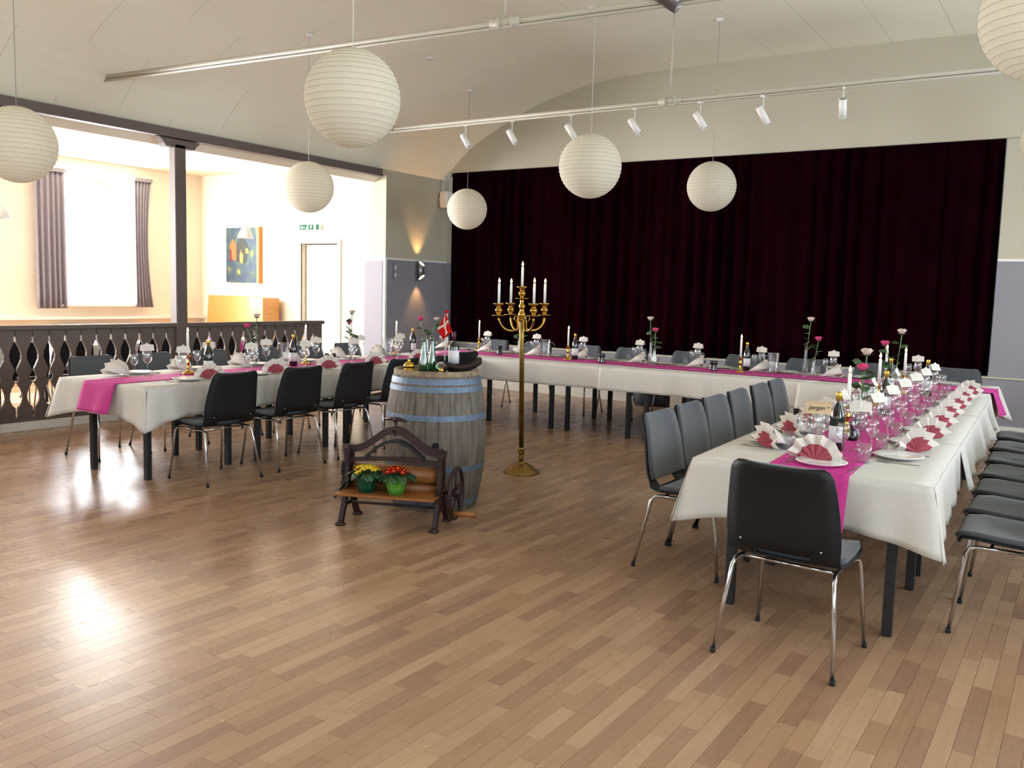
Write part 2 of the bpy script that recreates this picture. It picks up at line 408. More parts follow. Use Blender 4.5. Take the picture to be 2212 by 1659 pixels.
winB = [(wx-.85, wx+.85, 1.3, 2.9) for wx in (-7.6, -4.6, -1.2)]
wall('wall_rear', holes('y', -3.0, -.25, -9.2, 2.65, -.3, 5, winB), ['wall'])
# left wall: solid behind the camera, pier near the stage, narrow lintel above the opening
wall('wall_left', [(-9.2, -9.0, -3.2, 1.0, -.3, 5), (-9.3, -9.0, 10.219, 11.75, 1.98, 5), (-9.06, -9.0, 1.0, 10.22, 3.26, 5),
    (-9.3, -9.0, 10.235, 11.75, -.3, 1.98, 1)], ['wall', 'wains'])
MB().box(-9.32, -8.985, 10.20, 11.7, 1.97, 2.0).box(-9.32, -8.99, 10.205, 10.245, 0, 1.97).build('trim_1', 'white', kind='structure')
MB().box(-9.40, -9.04, 10.195, 10.219, .1, 1.95).build('trim_2', 'wains', kind='structure')
# side room
winS = [(7.62, 8.88, 1.16, 3.08), (3.6, 5.2, 1.16, 3.08)]
wall('wall_side_window', holes('x', -13.3, -.25, .8, 10.4, -.3, 3.7, winS), ['wallside'])
wall('wall_side_front', holes('y', 1.0, -.25, -13.5, -9.0, -.3, 3.7, [(-13.0, -11.9, 1.16, 3.08)]), ['wallside'])
wall('wall_side_back', holes('y', 10.22, .2, -13.5, -9.3, -.3, 3.7, [(-10.80, -9.97, 0, 2.22)]), ['wallside'])
wall('wall_passage', [(-12.0, -8.6, 12.4, 12.6, -.3, 3.7), (-12.0, -11.8, 10.4, 12.4, -.3, 3.7)], ['wallside'])
MB().box(-13.5, -9.06, .8, 12.6, 3.40, 3.6).build('ceiling_side', 'wallside', kind='structure')
mb = MB()
for (a, b, c, d) in ((-10.86, -10.80, 0, 2.22), (-9.97, -9.91, 0, 2.22), (-10.86, -9.91, 2.22, 2.28)): mb.box(a, b, 10.19, 10.24, c, d)
dr = mb.build('door_1', 'white', kind='structure')
lf = MB().box(0, .80, -.02, .02, .01, 2.2, bev=.004).build('door_leaf', 'white', dr, loc=(-10.785, 10.34, 0))
MB().box(.70, .74, -.06, -.02, 1.0, 1.02).box(.62, .74, -.07, -.055, 1.0, 1.02).build('handle', 'brushed', lf)
# windows: frames, sills, panes
def window(name, axis, at, a0, a1, z0, z1, inward):
    mb = MB(); t = .05
    def bx(mb_, a, b, c, d, w=.03):
        if axis == 'x': mb_.box(at-w, at+w, a, b, c, d)
        else: mb_.box(a, b, at-w, at+w, c, d)
    for q in ((a0, a1, z0, z0+t), (a0, a1, z1-t, z1), (a0, a0+t, z0+t, z1-t), (a1-t, a1, z0+t, z1-t), ((a0+a1)/2-.025, (a0+a1)/2+.025, z0+t, z1-t)): bx(mb, *q)
    o = mb.build(name, 'white', kind='structure')
    for q in ((a0+t, (a0+a1)/2-.025), ((a0+a1)/2+.025, a1-t)):
        g = MB(); bx(g, q[0], q[1], z0+t, z1-t, .004); g.build('pane', 'pane', o)
    sl = MB()
    if axis == 'x': sl.box(min(at, at+inward*.22), max(at, at+inward*.22), a0-.04, a1+.04, z0-.03, z0)
    else: sl.box(a0-.04, a1+.04, min(at, at+inward*.22), max(at, at+inward*.22), z0-.03, z0)
    sl.build('sill', 'white', o)
window('window_1', 'x', -13.38, 7.62, 8.88, 1.16, 3.08, 1)
window('window_2', 'x', -13.38, 3.6, 5.2, 1.16, 3.08, 1)
window('window_3', 'y', .92, -13.0, -11.9, 1.16, 3.08, 1)
for i, (a, b, c, d) in enumerate(winR): window('window_%d' % (4+i), 'x', 2.48, a, b, c, d, -1)
for i, (a, b, c, d) in enumerate(winB): window('window_%d' % (8+i), 'y', -3.08, a, b, c, d, 1)

# ---- stage wall, stage front, proscenium
CL, CR, CT, SZ = -8.93, -.99, 3.415, .695
wall('wall_stage', [(-9.3, 2.6, 11.61, 11.66, CT, 5), (-9.3, CL-.02, 11.66, 11.9, 1.98, CT), (-9.3, CL-.02, 11.66, 11.9, -.3, 1.98, 1), (CR+.01, 2.6, 11.66, 11.9, 2.05, CT), (CR+.01, 2.6, 11.66, 11.9, -.3, 2.05, 1)], ['wall', 'wains'])
MB().box(CL-.35, CL-.02, 11.645, 11.66, 1.97, 2.0).box(CR+.01, 2.4, 11.645, 11.66, 2.03, 2.06).build('trim_3', 'white', kind='structure')
st = MB().box(-9.0, 2.4, 11.6, 13.4, 0, SZ).build('wall_stage_front', 'wains', kind='structure')
mb = MB()
for i in range(11): mb.box(-8.72+i*1.17, -8.72+i*1.17+.09, 11.58, 11.6, 0, SZ-.02)
mb.build('trim_4', 'white', kind='structure')
MB().box(-9.0, 2.4, 11.575, 11.6, 0, .14).build('baseboard_stage', 'white', kind='structure')
MB().box(-9.3, 2.6, 12.6, 12.75, 0, 5).build('wall_stage_back', 'wains', kind='structure')
MB().box(-9.0, 2.4, 11.585, 11.68, SZ-.012, SZ+.008).build('trim_5', 'wall', kind='structure')
MB().box(-9.0, -8.985, 10.25, 11.6, 0, .14).build('baseboard_left', 'white', kind='structure')
# curtain
P0 = []; NX = 620
ph = [random.uniform(0, 6.28) for _ in range(6)]
for zi in range(9):
    z = SZ+.004 + (CT+.06-SZ)*zi/8; row = []
    for i in range(NX+1):
        u = i/NX; x = CL + (CR-CL)*u
        s_ = x*2*pi/.20 + 1.1*sin(x*2.3+ph[0]) + .8*sin(x*5.1+ph[1]) + .25*sin(z*1.3+x)
        am = .045*(1+.45*sin(x*3.7+ph[2])) * (1 - .25*zi/8)
        row.append((x+.012*cos(s_*.5), 11.765 + am*sin(s_) + .02*sin(x*1.4+ph[3]) + .012*sin(s_*.37+z*.6), z))
    P0.append(row)
MB().grid(P0).build('stage_curtain', 'velvet', solid=.006, label='floor-length burgundy velvet stage curtain hanging in deep folds', cat='curtain')

# ---- ceiling: profile across X, panels in staggered rows
prof = [(-9.25, 3.12), (-9.0, 3.30), (-8.52, 3.74), (-7.75, 4.14), (-7.02, 4.40), (-6.33, 4.55), (-5.6, 4.61), (-4.5, 4.63), (-3.6, 4.635)]
prof = prof + [(-7.2-x, z) for x, z in reversed(prof[:-1])]
# smooth profile
def cr_(p0, p1, p2, p3, t):
    return tuple(.5*((2*p1[i]) + (-p0[i]+p2[i])*t + (2*p0[i]-5*p1[i]+4*p2[i]-p3[i])*t*t + (-p0[i]+3*p1[i]-3*p2[i]+p3[i])*t**3) for i in (0, 1))
fine = []
pp = [(-9.5, 2.95)] + prof + [(2.3, 2.95)]
for i in range(1, len(pp)-2):
    for k in range(8): fine.append(cr_(pp[i-1], pp[i], pp[i+1], pp[i+2], k/8))
fine.append(pp[-2])
arc = [0]
for a, b in zip(fine, fine[1:]): arc.append(arc[-1] + math.dist(a, b))
def pa(s_):
    s_ = max(0, min(arc[-1], s_))
    for i in range(len(arc)-1):
        if arc[i+1] >= s_: t = (s_-arc[i])/(arc[i+1]-arc[i]); return (fine[i][0]+(fine[i+1][0]-fine[i][0])*t, fine[i][1]+(fine[i+1][1]-fine[i][1])*t)
    return fine[-1]
def ceil_z(x):
    for a, b in zip(fine, fine[1:]):
        if a[0] <= x <= b[0]: return a[1]+(b[1]-a[1])*(x-a[0])/(b[0]-a[0])
    return 3.4
P0 = [[(x, -3.2, z+.03) for x, z in fine], [(x, 11.8, z+.03) for x, z in fine]]
ceiling = MB().grid(P0).build('ceiling', 'ceilgap', solid=-.12, kind='structure')
s0 = .42; stp = .695; n = 0
edges = [0] + [s0+i*stp for i in range(30) if s0+i*stp < arc[-1]] + [arc[-1]]
for i, (a, b) in enumerate(zip(edges, edges[1:])):
    cross = [(a, [pa(a+.0025+(b-a-.005)*k/4) for k in range(5)])]
    pts = cross[0][1]
    key = None
    y = -3.2 + (0 if i % 2 else -.67)
    y += (4.48+.003) % 1.34 - 1.34 if False else 0
    off = 4.48 if i % 2 == 1 else 5.14
    y = off - 1.34*math.ceil((off+3.2)/1.34)
    while y < 11.69:
        ya, yb = max(y, -3.1)+.002, min(y+1.34, 11.69)-.002
        if yb-ya > .05:
            full = abs(yb-ya-1.336) < .003
            if full and key:
                o = key.copy(); C.objects.link(o); o.parent = ceiling
            else:
                mb = MB(); L_ = yb-ya
                v = [(px, 0, pz) for px, pz in pts]+[(px, L_, pz) for px, pz in pts]+[(px, 0, pz+.022) for px, pz in pts]+[(px, L_, pz+.022) for px, pz in pts]
                f = [[k, k+5, k+6, k+1] for k in range(4)] + [[k+10, k+11, k+1, k] for k in range(4)] + [[k+5, k+6, k+16, k+15] for k in range(4)] + [[0, 5, 15, 10], [4, 14, 19, 9]]
                mb.add(v, f, 0, False); o = mb.build('ceiling_panel', 'ceil', ceiling)
                if full: key = o
            o.location = (0, ya, random.uniform(-.0008, .0008))
        y += 1.34

# ---- balustrade between the hall and the side room
RX_ = -9.0
bal = empty('balustrade', (RX_-.03, 6.7, 0), label='taupe wooden balustrade with bottle-shaped cutouts between hall and side room', cat='railing')
def rel(o): o.location = (o.location[0]-(RX_-.03), o.location[1]-6.7, o.location[2]); return o
opens = [(1.01, .010), (.93, .011), (.895, .013), (.87, .025), (.82, .05), (.77, .062), (.72, .058), (.67, .036), (.63, .014), (.60, .012), (.575, .026), (.545, .036), (.515, .03), (.49, .012), (.47, .018), (.43, .045), (.38, .062), (.33, .066), (.285, .055), (.25, .034), (.235, .014), (.20, .012), (.12, .011)]
sp = .1735
def half_board():
    up = []
    R = sp/2
    poly = [(-R, .12), (-R, .135)]
    mb = MB(); t = .028
    # outline (local x along the rail = width, z)
    left = [(-R+.0005, .10)] + [(-R+w, z) for z, w in reversed(opens)] + [(-R+.0005, 1.02)]
    right = [(R-.0005, 1.02)] + [(R-w, z) for z, w in opens] + [(R-.0005, .10)]
    L_ = left; Rr = list(reversed(right))
    v = []; 
    for (a, z), (b, _) in zip(L_, Rr): v += [(-t/2, a, z), (-t/2, b, z), (t/2, a, z), (t/2, b, z)]
    f = []
    for k in range(len(L_)-1):
        q = 4*k; f += [[q, q+4, q+5, q+1], [q+2, q+3, q+7, q+6], [q, q+2, q+6, q+4], [q+1, q+5, q+7, q+3]]
    q = 4*(len(L_)-1); f += [[0, 1, 3, 2], [q, q+2, q+3, q+1]]
    mb.add(v, f); return mb
o = None
yy = 8.77 - sp/2
first = half_board().build('baluster_board', 'taupe', bal)
ks = []
for q in range(12): ks.append(8.77-sp/2-q*sp)
y = 6.517
while y > 1.1:
    if abs(y-4.42) > .1 and abs(y-2.2) > .1: ks.append(y)
    y -= sp
for i, y in enumerate(ks):
    o = first if i == 0 else first.copy()
    if i: C.objects.link(o); o.parent = bal
    o.location = (0, y-6.7, 0)
MB().box(-.016, .016, 8.77, 8.92, .10, 1.02).build('end_board', 'taupe', bal, loc=(0, -6.7, 0))
MB().box(-.045, .045, 1.0, 8.95, 1.015, 1.065, bev=.008).build('top_rail', 'taupe', bal, loc=(0, -6.7, 0))
MB().box(-.02, .025, 1.0, 8.9, .955, 1.015).build('upper_rail', 'taupe', bal, loc=(-.022, -6.7, 0))
MB().box(-.03, .022, 1.0, 8.92, .06, .135).build('lower_rail', 'taupe', bal, loc=(.0, -6.7, 0))
MB().box(-.035, .035, 1.0, 8.92, -.012, .085).build('skirting', 'white', bal, loc=(0, -6.7, 0))
# beam and posts
bm_ = MB().box(-9.09, -8.96, 1.0, 10.1, 3.185, 3.29, bev=.006).build('trim_6', 'taupe', kind='structure')
for py in (2.2, 4.42, 6.62):
    ob = empty('post', (-9.03, py, 0), label=['taupe square timber post nearest the rear wall, out of the picture', 'taupe square timber post at the left picture edge', 'taupe square timber post rising from the middle of the balustrade'][int((py-2.2)/2.2+.1)], cat='post')
    MB().box(-.06, .06, -.075, .075, -.012, 3.12, bev=.008).build('shaft', 'taupe', ob)
    MB().prism([(-.27, 3.17), (-.21, 3.11), (-.19, 3.08), (.19, 3.08), (.21, 3.11), (.27, 3.17)], .12, M=RZ(pi/2)).build('bracket', 'taupe', ob)

# ================================================================ FURNITURE
TZ = .75          # cloth surface height
AX = -.038        # the long tables lean slightly against the hall axis
def runx(x0, y): return x0 + AX*(y-4.1)

def make_chair(kind='dark'):
    r = empty('stacking_chair')
    # shell profile: (y forward, z, half width)
    PR = [(.222, .418, .150), (.224, .436, .175), (.210, .449, .198), (.15, .453, .220), (.05, .445, .226), (-.06, .440, .226), (-.13, .442, .224), (-.175, .455, .222), (-.205, .485, .222), (-.22, .53, .224), (-.232, .60, .222), (-.245, .68, .214), (-.262, .76, .203), (-.28, .82, .192), (-.288, .845, .178), (-.292, .857, .155)]
    def surf(off, inset, i0, i1, nx=8):
        P = []
        for i in range(i0, i1):
            y, z, w = PR[i]; w = w*(1.06 if i < 9 else 1.06+.05*(i-8)/6)
            a = PR[max(i-1, 0)]; b = PR[min(i+1, len(PR)-1)]
            t = Vector((0, b[0]-a[0], b[1]-a[1])).normalized(); nrm = Vector((0, t.z, -t.y))
            row = []
            for j in range(nx+1):
                u = -1+2*j/nx; uu = u*(w-inset)
                bow = (.028 if i > 7 else .010)*(abs(u)**2.5)
                p = Vector((uu, y, z)) + nrm*(off+bow)
                row.append(tuple(p))
            P.append(row)
        return P
    n = len(PR)
    MB().grid(surf(0, 0, 0, n), mf=lambda i, j: None if (i == 7 and 2 <= j <= 5) else 0).build('shell', 'plastic', r, solid=-.009)
    MB().grid(surf(.003, .010, 1, 7)).build('seat_pad', 'uphol', r, solid=.020)
    MB().grid(surf(.003, .010, 8, n)).build('back_pad', 'uphol', r, solid=.018)
    for sx in (-1, 1):
        f = MB().tube([(sx*.20, .02, .415), (sx*.205, .14, .415), (sx*.212, .175, .41), (sx*.218, .19, .385), (sx*.245, .235, 0.012)], .0095, 8).build('leg', 'chrome', r)
        MB().lathe([(.012, 0), (.012, .022)], 8, M=T(sx*.2455, .236, 0)).build('foot_cap', 'rubber', f)
        f = MB().tube([(sx*.20, .02, .415), (sx*.205, -.12, .415), (sx*.212, -.16, .41), (sx*.218, -.18, .385), (sx*.255, -.255, 0.012)], .0095, 8).build('leg', 'chrome', r)
        MB().lathe([(.012, 0), (.012, .022)], 8, M=T(sx*.2555, -.256, 0)).build('foot_cap', 'rubber', f)
    MB().tube([(-.203, .09, .413), (.203, .09, .413)], .008, 6).tube([(-.203, -.11, .413), (.203, -.11, .413)], .008, 6).build('cross_tube', 'chrome', r)
    mb = MB()
    for sx in (-1, 1): mb.ball((sx*.17, -.226, .52), .006, 6)
    mb.build('screw', 'steel', r)
    return r
def chair(x, y, face, label, group, tw=0):
    # face: direction the sitter looks, angle of local +y
    return inst('chair', make_chair, (x, y, 0), face-pi/2+tw, label=label, cat='chair', group=group)
E_, N_, W_, S_ = 0, pi/2, pi, -pi/2
# right-hand table, aisle side (backs to the aisle)
yl = [4.76, 5.27, 5.77, 6.30, 6.87, 7.37]
for i, y in enumerate(yl):
    chair(runx(-1.80, y), y, E_, '%s grey upholstered chair from the front on the right table, aisle side' % ORD[i], 'chairs on the aisle side of the right table', random.uniform(-.05, .05))
chair(-1.00, 3.84, N_, 'black-backed chair alone at the head of the right table, seen from behind', None, -.06)
yr = [4.74, 5.27, 5.82, 6.40, 7.0, 7.6, 8.25]
for i, y in enumerate(yr):
    chair(runx(-.20, y), y, W_, '%s chair from the front on the right table, wall side, seat showing' % ORD[i], 'chairs on the wall side of the right table', random.uniform(-.04, .04))
# back table, stage side
xb = [-6.98, -6.29, -5.54, -4.88, -4.13, -3.42, -2.70, -1.95, -1.15]
for i, x in enumerate(xb):
    chair(x, 10.02, S_, '%s chair from the left along the stage curtain, facing the hall' % ORD[i].replace('nearest', 'first'), 'chairs between the back table and the stage', random.uniform(-.05, .05))
# left table
yn = [4.52, 5.25, 5.93, 6.62, 7.35]
for i, y in enumerate(yn):
    chair(runx(-5.73, y), y, W_, '%s dark chair from the front on the left table, dance floor side' % ORD[i], 'chairs on the floor side of the left table', random.uniform(-.05, .05))
chair(-6.05, 7.95, pi*.93, 'dark chair behind the barrel, turned towards the inner table corner', None)
yf = [4.56, 5.20, 5.88, 6.56, 7.25, 7.95]
for i, y in enumerate(yf):
    chair(runx(-7.20, y), y, E_, '%s dark chair from the front on the left table, balustrade side' % ORD[i], 'chairs on the balustrade side of the left table', random.uniform(-.05, .05))

# tables: top + four square legs
def table(x0, x1, y0, y1, label, li=.14, lj=.13, rz=0, legs=None):
    cx, cy = (x0+x1)/2, (y0+y1)/2
    t = empty('banquet_table', (cx, cy, 0), rz, label=label, cat='table', group='banquet tables under the white cloths')
    MB().box(x0-cx, x1-cx, y0-cy, y1-cy, .715, .742, bev=.003).build('tabletop', 'laminate', t)
    a, b = (x1-x0)/2-li, (y1-y0)/2-lj
    for sx, sy in ((-1, -1), (1, -1), (1, 1), (-1, 1)): MB().box(sx*a-.0225, sx*a+.0225, sy*b-.0225, sy*b+.0225, 0, .70, bev=.003).build('leg', 'blackmetal', t)
    MB().box(-a, a, -b-.012, -b+.012, .66, .715).box(-a, a, b-.012, b+.012, .66, .715).box(-a-.012, -a+.012, -b, b, .66, .715).box(a-.012, a+.012, -b, b, .66, .715).build('apron', 'blackmetal', t)
    return t
for i, (a, b) in enumerate(((4.13, 5.18), (5.21, 6.60), (6.63, 8.02))):
    cx = runx(-1.05, (a+b)/2)
    table(cx-.51, cx+.51, a, b, 'black-legged table under the right-hand cloths, %s of three' % ('nearest', 'middle', 'farthest')[i], rz=-AX if False else .038)
for i, (a, b) in enumerate(((4.0, 5.05), (5.08, 6.2), (6.23, 7.4), (7.43, 8.48))):
    cx = runx(-6.40, (a+b)/2)
    table(cx-.54, cx+.54, a, b, 'black-legged table under the left-hand cloths, %s from the front' % ORD[i], li=(.2 if i == 0 else .16), rz=.038)
for i, (a, b) in enumerate(((-6.99, -6.05), (-6.02, -4.98), (-4.95, -4.02), (-3.99, -2.45), (-2.42, -.76))):
    table(a, b, 8.52, 9.74, 'black-legged table under the back cloths, %s from the left' % ORD[i].replace('nearest', 'first'), li=.09, lj=.09)

# ---- draped cloths
def cloth(x0, x1, y0, y1, z, label, skirts, drop=.24, tip=.30, rz=0, pivot=None, seed=1, flare=.035, mat_='linen', name='tablecloth', group='white tablecloths on the banquet tables', cat='tablecloth'):
    """skirts: set of sides among 'S','E','N','W' with a hanging drop; corners between two hanging sides fall in a point"""
    rnd = random.Random(seed); cx, cy = (x0+x1)/2, (y0+y1)/2
    a, b = (x1-x0)/2, (y1-y0)/2
    mb = MB()
    top = [[(-a+2*a*i/12, -b+2*b*j/12, z-.0005*rnd.random()) for i in range(13)] for j in range(13)]
    mb.grid(top)
    ph = [rnd.uniform(0, 6.28) for _ in range(4)]
    sides = {'S': ((-a, -b), (a, -b), (0, -1)), 'E': ((a, -b), (a, b), (1, 0)), 'N': ((a, b), (-a, b), (0, 1)), 'W': ((-a, b), (-a, -b), (-1, 0))}
    order = 'SENW'
    for k, sd in enumerate(order):
        if sd not in skirts: continue
        p, q, nn = sides[sd]; L_ = math.dist(p, q); n = max(12, int(L_/.035))
        c0 = order[k-1] in skirts; c1 = order[(k+1) % 4] in skirts
        tx, ty = (q[0]-p[0])/L_, (q[1]-p[1])/L_
        P = []
        for r in range(9):
            f = r/8; row = []
            for i in range(n+1):
                s_ = L_*i/n; d0, d1 = s_, L_-s_
                e = 0; along = 0; kk = 0
                for on, d, sg in ((c0, d0, -1), (c1, d1, 1)):
                    if on:
                        w_ = max(0, 1-d/.38)**1.7; e += w_; along += sg*w_*.075; kk += w_
                dr = drop*(1+.02*sin(s_*3+ph[0])) + (tip-drop)*e
                out = flare*f*(1+.4*sin(s_*5.2+ph[1])+.3*sin(s_*11+ph[2])) + .004*min(1, f*20) + e*.055*f
                wav = .007*f*sin(s_*17+ph[3]) + .004*f*sin(s_*31+ph[0])
                fold = .016*f*sin(d0*30)*max(0, 1-d0/.4)*(1 if c0 else 0) + .016*f*sin(d1*30)*max(0, 1-d1/.4)*(1 if c1 else 0)
                rnd_ = .004*(1-(1-min(1, f*6))**2)
                x = p[0]+tx*(s_+along*f)+nn[0]*(out+wav+fold); y = p[1]+ty*(s_+along*f)+nn[1]*(out+wav+fold)
                row.append((x, y, z-dr*f if r else z-.0))
            P.append(row)
        mb.grid(P)
    return mb.build(name, mat_, None, solid=.0022, loc=(cx, cy, 0), rz=rz, label=label, cat=cat, group=group)
RZT = .038
def runcloth(xc, hw, y0, y1, z, label, skirts, seed, **kw):
    cx = runx(xc, (y0+y1)/2)
    return cloth(cx-hw, cx+hw, y0, y1, z, label, skirts, rz=RZT, seed=seed, **kw)
runcloth(-1.05, .535, 4.09, 5.45, TZ, 'white tablecloth over the near end of the right table, corners hanging', 'SEW', 3, tip=.31, flare=.02)
runcloth(-1.05, .533, 5.35, 7.0, TZ-.003, 'white tablecloth over the middle of the right table', 'EW', 4, flare=.05)
runcloth(-1.05, .531, 6.9, 8.55, TZ-.006, 'white tablecloth over the far part of the right table', 'EW', 5, flare=.06)
runcloth(-6.40, .545, 3.98, 5.6, TZ, 'white tablecloth over the near end of the left table, corners hanging', 'SEW', 6, tip=.33, flare=.02)
runcloth(-6.40, .543, 5.5, 7.1, TZ-.003, 'white tablecloth over the middle of the left table', 'EW', 7)
runcloth(-6.40, .541, 7.0, 8.56, TZ-.006, 'white tablecloth over the left table beside the back table', 'EW', 8)
cloth(-7.02, -4.30, 8.50, 9.76, TZ+.001, 'white tablecloth on the left half of the back table, over the seam', 'SNW', seed=9, flare=.02)
cloth(-4.42, -2.2, 8.50, 9.76, TZ-.002, 'white tablecloth on the middle of the back table', 'SN', seed=10, flare=.02)
cloth(-2.3, -.72, 8.50, 9.76, TZ-.004, 'white tablecloth on the window-side end of the back table', 'ENS', seed=12, tip=.34, flare=.05)
# ---- pink runners
def runner(x0, x1, y0, y1, z, label, skirts, rz=0, drop=.22):
    return cloth(x0, x1, y0, y1, z, label, skirts, drop=drop, tip=drop, rz=rz, seed=21, flare=.062, mat_='runner', name='table_runner', group='pink table runners', cat='runner')
cx = runx(-1.05, 6.5); runner(cx-.19, cx+.19, 4.09, 8.95, TZ+.004, 'magenta pink runner down the middle of the right table, hanging over the end', 'S', RZT, .25)
cx = runx(-6.40, 6.4); runner(cx-.2, cx+.2, 3.965, 8.95, TZ+.004, 'magenta pink runner down the middle of the left table, hanging over the end', 'S', RZT, .23)
runner(-6.95, -.70, 8.87, 9.35, TZ+.006, 'magenta pink runner along the back table, hanging over its right end', 'E')

# ================================================================ TABLE WARE
def make_glass(h, rb, name='wine_glass'):
    def f():
        mb = MB(); s = h/.2
        pr = [(.034*s, .0), (.034*s, .002), (.012*s, .006), (.0045*s, .014), (.004*s, .05*s), (.0045*s, .085*s), (.012*s, .097*s), (rb*.72, .112*s), (rb*.97, .135*s), (rb, .152*s), (rb*.93, .178*s), (rb*.82, .2*s), (rb*.80, .2*s), (rb*.9, .177*s), (rb*.96, .152*s), (rb*.93, .136*s), (rb*.66, .114*s), (.008*s, .101*s), (.0001, .100*s)]
        mb.lathe(pr, 20); return mb.build(name, 'glass')
    return f
def make_tumbler():
    mb = MB(); mb.lathe([(.028, 0), (.034, .09), (.0325, .09), (.027, .012), (.0001, .010)], 16); return mb.build('tumbler', 'thick')
def make_plate():
    r = MB().lathe([(.05, 0), (.055, .004), (.085, .006), (.118, .020), (.120, .022), (.118, .024), (.083, .012), (.0001, .0105)], 28).build('dinner_plate', 'china'); return r
def make_knife():
    r = MB().box(-.005, .005, -.10, .0, 0, .005, bev=.0015).build('table_knife', 'steel')
    MB().add([(-.008, 0, .001), (.007, 0, .001), (.009, .09, .001), (-.004, .11, .001), (-.008, 0, .003), (.007, 0, .003), (.009, .09, .003), (-.004, .11, .003)], [[0, 1, 2, 3], [7, 6, 5, 4], [0, 4, 5, 1], [1, 5, 6, 2], [2, 6, 7, 3], [3, 7, 4, 0]]).build('blade', 'steel', r); return r
def make_fork():
    r = MB().box(-.004, .004, -.10, .03, 0, .004, bev=.0015).build('table_fork', 'steel')
    mb = MB().box(-.012, .012, .03, .05, .001, .004)
    for i in range(4): mb.box(-.012+i*.0068, -.0085+i*.0068, .05, .095, .001, .004)
    mb.build('tines', 'steel', r); return r
def make_napkin():
    # standing fan: pleats radiate from the bottom centre, pink lining over a white sheet, tail behind
    def fan(r0_, r1_, off, z0=.004):
        n = 12; P0_, P1_ = [], []
        for i in range(n+1):
            a = pi*(.02 + .96*i/n); zz = (.017 if i % 2 else -.017); q_ = 1 if i % 2 else .90
            P0_.append((r0_*cos(a), off+zz*r0_/.13, z0+r0_*sin(a))); P1_.append((r1_*q_*cos(a), off+zz*r1_/.13 , z0+r1_*q_*sin(a)))
        return [P0_, P1_]
    r = MB().grid(fan(.002, .135, 0), smooth=False).add([(.122*cos(pi*(.12+.76*i/8)), -.010, .004+.122*sin(pi*(.12+.76*i/8))) for i in range(9)]+[(.0, -.185, .004)], [[i, i+1, 9] for i in range(8)], smooth=True).build('folded_napkin', 'napkin', solid=.0012)
    MB().grid(fan(.003, .086, .0025), smooth=False).build('pink_lining', 'napkinpink', r, solid=.0008)
    return r
def make_card(w=.108, h=.06, mt='card', crown=True):
    def f():
        mb = MB(); t = .026
        def face(sy):
            top = [(-w/2, h*.78), (-w*.40, h*.86), (-w*.27, h*.84), (-w*.2, h*.93), (-w*.1, h*.95), (0, h*1.14), (w*.1, h*.95), (w*.2, h*.93), (w*.27, h*.84), (w*.40, h*.86), (w/2, h*.78)] if crown else [(-w/2, h), (0, h), (w/2, h)]
            P = [[(x, sy*t, 0) for x, z in top], [(x, sy*.002, z*.8) for x, z in top], [(x, sy*.001, z) for x, z in top]]
            return P
        mb.grid(face(-1), smooth=False).grid(face(1), smooth=False)
        return mb.build('place_card', mt, solid=.0006)
    return f
def make_mill():
    r = MB().lathe([(.026, 0), (.027, .01), (.022, .03), (.017, .052), (.016, .06), (.021, .068)], 14).build('pepper_mill', 'mill')
    MB().lathe([(.021, .069), (.025, .082), (.024, .096), (.016, .104), (.0001, .106)], 14).build('mill_head', 'mill', r); return r
def make_stick():
    r = MB().lathe([(.052, 0), (.052, .006), (.045, .012), (.03, .018), (.012, .028), (.009, .04), (.014, .05), (.009, .06), (.008, .075), (.017, .092), (.019, .10), (.012, .115), (.009, .128), (.016, .138), (.026, .150), (.027, .153), (.012, .152), (.012, .165)], 18).build('candlestick', 'brassbright')
    return r
def make_candle(h=.2):
    def f():
        r = MB().lathe([(.0105, 0), (.0105, h-.004), (.008, h), (.0001, h)], 14).build('candle', 'wax')
        MB().tube([(0, 0, h), (0, 0, h+.012)], .001, 5).build('wick', 'wick', r)
        MB().lathe([(.0001, h+.004), (.007, h+.011), (.009, h+.018), (.0068, h+.028), (.003, h+.038), (.0001, h+.045)], 10, cap=False).build('flame', 'flame', r)
        return r
    return f
def make_bottle(foil, lab='label'):
    def f():
        r = MB().lathe([(.037, 0), (.0385, .006), (.0385, .17), (.034, .20), (.020, .235), (.0145, .26), (.0143, .29)], 20).build('wine_bottle', 'bottle')
        MB().lathe([(.0148, .245), (.0152, .285), (.0155, .30), (.0145, .303), (.0001, .303)], 14).build('neck_foil', foil, r)
        P = [[(.0392*cos(a), .0392*sin(a), z) for a in [radians(-95+10*i) for i in range(20)]] for z in (.045, .13)]
        MB().grid(P).build('bottle_label', lab, r, solid=.0004); return r
    return f
def make_bordeaux(foil):
    def f():
        r = MB().lathe([(.037, 0), (.0385, .006), (.0385, .19), (.035, .205), (.018, .222), (.0145, .235), (.0143, .29)], 20).build('wine_bottle', 'bottle')
        MB().lathe([(.0148, .235), (.0150, .30), (.0001, .303)], 14).build('neck_foil', foil, r)
        P = [[(.0392*cos(a), .0392*sin(a), z) for a in [radians(-180+10*i) for i in range(20)]] for z in (.07, .165)]
        MB().grid(P).build('bottle_label', 'label', r, solid=.0004); return r
    return f
def make_jug():
    r = MB().lathe([(.05, 0), (.052, .006), (.056, .09), (.063, .20), (.066, .215), (.062, .213), (.054, .09), (.048, .012), (.0001, .011)], 22).build('water_jug', 'thick')
    MB().tube([(.06, 0, .18), (.10, 0, .175), (.112, 0, .13), (.10, 0, .07), (.056, 0, .05)], .007, 8).build('handle', 'thick', r); return r
def make_vase(h=.24):
    def f():
        return MB().lathe([(.03, 0), (.031, .004), (.026, h*.3), (.015, h*.8), (.0135, h), (.012, h), (.0135, h*.8), (.023, h*.3), (.026, .012), (.0001, .012)], 16).build('bud_vase', 'thick')
    return f
